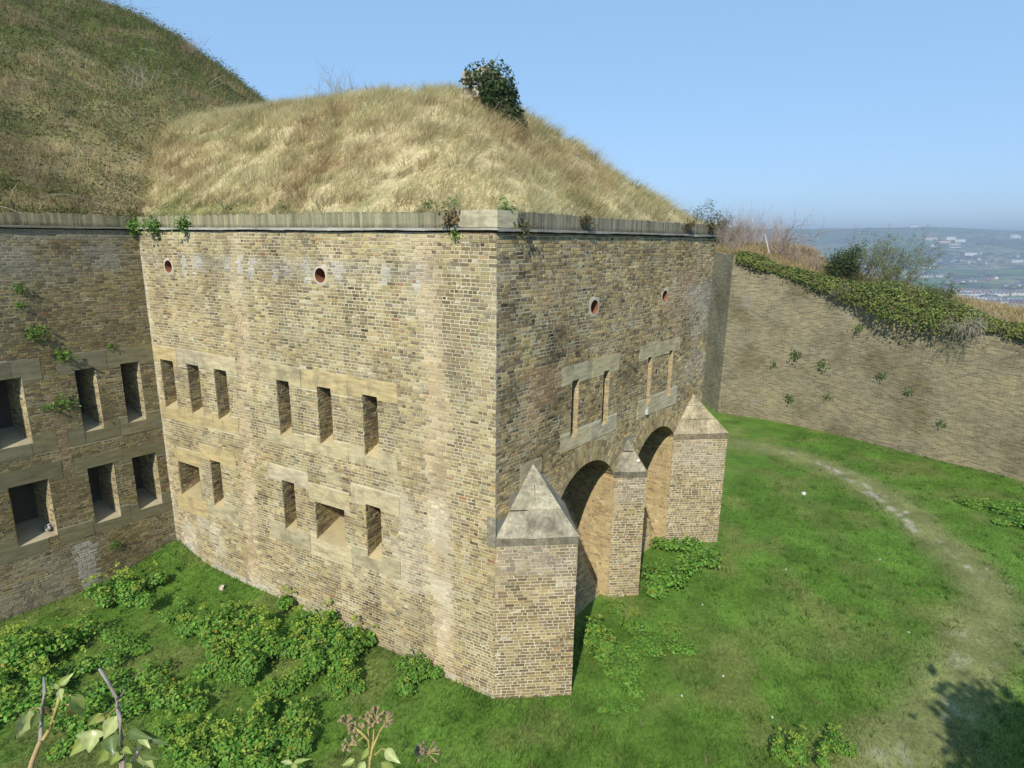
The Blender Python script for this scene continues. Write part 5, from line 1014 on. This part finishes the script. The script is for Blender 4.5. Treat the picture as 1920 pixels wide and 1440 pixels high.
# ================================================================== ivy sprigs right in front of the lens of the place: they grow from the near bank
M_IVYLEAF = leaf_mat('ivy_leaf', .25, .35, .5)
def px3(u, v, d): return np.array([0, 0, CAM_Z]) + ray_dir(u, v) * d
def ivy_leaf(parent, base, tip, wid, col, d, lobed=False, tilt=.35):
    b, t_ = px3(*base, d), px3(*tip, d + random.uniform(-.02, .02)); ax = t_ - b; L = np.linalg.norm(ax); ax /= L; vw = px3(*base, d) - np.array([0, 0, CAM_Z]); vw /= np.linalg.norm(vw)
    sd_ = np.cross(ax, vw); sd_ /= np.linalg.norm(sd_); nn = np.cross(sd_, ax); nn = -nn if np.dot(nn, vw) > 0 else nn
    sd_ = sd_ * math.cos(tilt) + nn * math.sin(tilt) * random.choice([-1, 1]); sd_ /= np.linalg.norm(sd_); nn = np.cross(sd_, ax); nn = -nn if np.dot(nn, vw) > 0 else nn
    Wd = wid / FPX * d * 1.0
    prof = [(0, .05), (.07, .45), (.18, .82), (.3, 1.0), (.45, .92), (.6, .66), (.78, .36), (.92, .13), (1, .02)] if not lobed else [(0, .1), (.05, .6), (.16, 1.15), (.28, 1.0), (.38, .68), (.5, .72), (.66, .5), (.85, .22), (1, .02)]
    V = []; C = []; F = []
    for k, (t, w_) in enumerate(prof):
        for j, s_ in enumerate((-1, -.55, 0, .55, 1)):
            h = abs(s_) * .22 * Wd * w_ - .18 * L * (t - .3) ** 2 + .025 * Wd * math.sin(9 * t + 3 * s_)
            V.append(b + ax * L * t + sd_ * s_ * w_ * Wd * .5 + nn * h); f = 1.25 if s_ == 0 else (1.0 + .12 * math.sin(17 * t + 5 * s_)); C.append(np.array(col) * f)
    for k in range(len(prof) - 1):
        for j in range(4): a = k * 5 + j; F.append((a, a + 1, a + 6, a + 5))
    V = np.array(V); c0 = b; o = obj_np('leaf', V - c0, np.array(F), np.clip(np.array(C), 0, .8), M_IVYLEAF, parent, True); o.location = tuple(c0 - np.array(parent.location)); return o
def sprig(label, d, stems, lvs, umb=()):
    rootp = px3(stems[0][0][0][0], 1700, d); e = empty('ivy_sprig', tuple(rootp)); tag(e, label, 'plant')
    for pts, r, col in stems:
        m = MB(); q = [px3(u, v, d + .012 * math.sin(k * 1.7)) - rootp for k, (u, v) in enumerate(pts)]
        if pts[0][1] > 1440: q = [px3(pts[0][0] - 4, 1700, d) - rootp] + q
        m.tube(q, [r * (1 - .45 * k / len(q)) for k in range(len(q))], 7, col); m.build('stem', M_WOOD, e, True)
    for base, tip, wid, col, lob in lvs: ivy_leaf(e, base, tip, wid, col, d, lob, random.uniform(.05, .35))
    for (u, v, r, col) in umb:
        m = MB(); c = px3(u, v, d) - rootp; sc_ = r / FPX * d
        for k in range(17):
            a = rng.normal(0, 1, 3); a[2] = abs(a[2]) * .8 - .2; a /= np.linalg.norm(a); m.tube([c, c + a * sc_], .0009, 3, (.36, .27, .13), False); m.tube([c + a * sc_ * .9, c + a * sc_ * 1.12, c + a * sc_ * 1.25], [.0017, .0030, .0012], 5, col)
        m.build('seed_head', M_WOOD, e)
Yg, Pg, Dg, Og = (.30, .36, .09), (.42, .46, .17), (.12, .17, .045), (.36, .33, .09)
tan_, gry, yst = (.48, .33, .16), (.33, .28, .24), (.46, .36, .12)
sprig('ivy sprig with a forked tan stem and one big drooping leaf', .95, [([(50, 1475), (60, 1430), (75, 1392)], .0052, tan_), ([(75, 1394), (78, 1355), (80, 1325), (83, 1298), (82, 1270)], .0030, gry), ([(75, 1394), (92, 1370), (103, 1340), (109, 1315), (112, 1288)], .0032, yst), ([(83, 1330), (68, 1327), (55, 1332)], .0016, tan_), ([(84, 1330), (98, 1329), (107, 1331)], .0016, tan_), ([(86, 1333), (97, 1343), (102, 1354)], .0018, yst), ([(112, 1312), (124, 1303), (133, 1304)], .0013, yst), ([(112, 1325), (122, 1320), (130, 1322)], .0013, yst), ([(112, 1290), (114, 1283)], .0012, yst)],
      [((56, 1332), (32, 1388), 32, Pg, False), ((72, 1335), (57, 1372), 16, Dg, False), ((112, 1285), (138, 1261), 15, Yg, False), ((109, 1292), (96, 1280), 9, Yg, False), ((112, 1291), (115, 1314), 13, Pg, False), ((109, 1296), (95, 1302), 10, Dg, False), ((132, 1304), (160, 1344), 28, Yg, False), ((130, 1322), (143, 1343), 20, Og, False), ((92, 1358), (92, 1374), 6, Og, False)])
sprig('ivy sprig with a grey leafless forked tip and crowded leaves below it', .9, [([(232, 1475), (230, 1420), (228, 1385), (224, 1350), (220, 1325), (219, 1310), (205, 1283), (186, 1253)], .0036, gry), ([(220, 1311), (228, 1306), (233, 1294)], .0018, gry), ([(231, 1475), (227, 1430), (226, 1410)], .004, tan_), ([(193, 1372), (185, 1369), (175, 1368)], .0014, yst), ([(204, 1348), (203, 1338), (195, 1338), (187, 1339)], .0014, yst), ([(226, 1385), (245, 1376), (262, 1372)], .0012, yst), ([(200, 1340), (212, 1333), (218, 1326)], .0012, yst)],
      [((175, 1368), (166, 1412), 42, Pg, True), ((176, 1372), (126, 1422), 26, Yg, False), ((186, 1337), (160, 1366), 16, Yg, False), ((219, 1342), (192, 1389), 28, Pg, False), ((206, 1376), (213, 1418), 30, Dg, False), ((226, 1398), (206, 1438), 26, Yg, False), ((203, 1398), (180, 1440), 24, Yg, False), ((240, 1371), (284, 1386), 18, Dg, False), ((262, 1376), (281, 1404), 15, Pg, False), ((196, 1344), (180, 1356), 13, Og, False), ((222, 1322), (236, 1320), 9, Yg, False), ((228, 1405), (247, 1412), 14, Yg, False), ((250, 1372), (316, 1398), 18, Dg, False)])
sprig('short ivy sprig with a pale broken twig beside the leafless fork', .93, [([(226, 1475), (242, 1438), (254, 1418), (261, 1402)], .003, (.5, .45, .38)), ([(250, 1475), (256, 1440), (262, 1418)], .002, yst)], [((262, 1417), (290, 1440), 20, Pg, False), ((256, 1424), (262, 1452), 22, Yg, False), ((264, 1416), (296, 1424), 13, Dg, False), ((250, 1430), (234, 1448), 18, Yg, False)])
sprig('ivy stem with brown seed heads standing over the lawn', 1.05, [([(690, 1475), (694, 1425), (690, 1388), (676, 1372), (658, 1360)], .0028, yst), ([(694, 1425), (700, 1385), (703, 1352)], .0022, yst), ([(691, 1390), (690, 1360)], .0018, yst), ([(697, 1405), (712, 1372), (722, 1356)], .0018, yst), ([(684, 1380), (668, 1392), (656, 1397)], .0014, yst), ([(702, 1416), (716, 1404), (723, 1405)], .0014, yst)],
      [((722, 1405), (750, 1432), 20, Pg, False), ((690, 1402), (676, 1428), 13, Yg, False), ((665, 1424), (640, 1436), 12, Yg, False), ((715, 1430), (745, 1448), 18, Yg, False), ((684, 1428), (668, 1448), 16, Pg, False)], [(650, 1358, 15, (.33, .24, .12)), (690, 1352, 15, (.33, .24, .12)), (704, 1345, 16, (.36, .25, .12)), (724, 1352, 14, (.30, .22, .12)), (655, 1398, 12, (.3, .24, .13)), (668, 1372, 12, (.33, .27, .14))])
sprig('single brown seed head on a thin stalk above the lawn', 1.15, [([(806, 1475), (803, 1440), (801, 1416)], .0015, (.35, .27, .14))], [], [(801, 1412, 20, (.27, .20, .12)), (790, 1408, 10, (.27, .2, .12))])
sprig('small two-leaved ivy tip just above the lawn edge', 1.1, [([(556, 1475), (552, 1445), (549, 1431)], .0018, yst)], [((549, 1431), (582, 1422), 9, Yg, False), ((548, 1431), (524, 1427), 9, Pg, False), ((549, 1433), (556, 1450), 12, Yg, False)])

# ================================================================== haze over the valley
def haze(density):
    X0, Z0, Z1 = 10500, float(Zs.min()) - 1.5, float(Zs.max()) + 6; m = MB(); m.box((-X0, -X0, Z0), (2 * X0, 0, 0), (0, 2 * X0, 0), (0, 0, Z1 - Z0)); mat, n, l, out = mat_base('haze'); v = n.new('ShaderNodeVolumePrincipled'); v.inputs['Color'].default_value = (.52, .64, .80, 1); v.inputs['Density'].default_value = density; v.inputs['Anisotropy'].default_value = .0
    l.new(v.outputs[0], out.inputs['Volume']); o = m.build('haze', mat); tag(o, 'pale blue haze over the far valley and hills', 'haze', kind='stuff'); return o
haze(.00042)
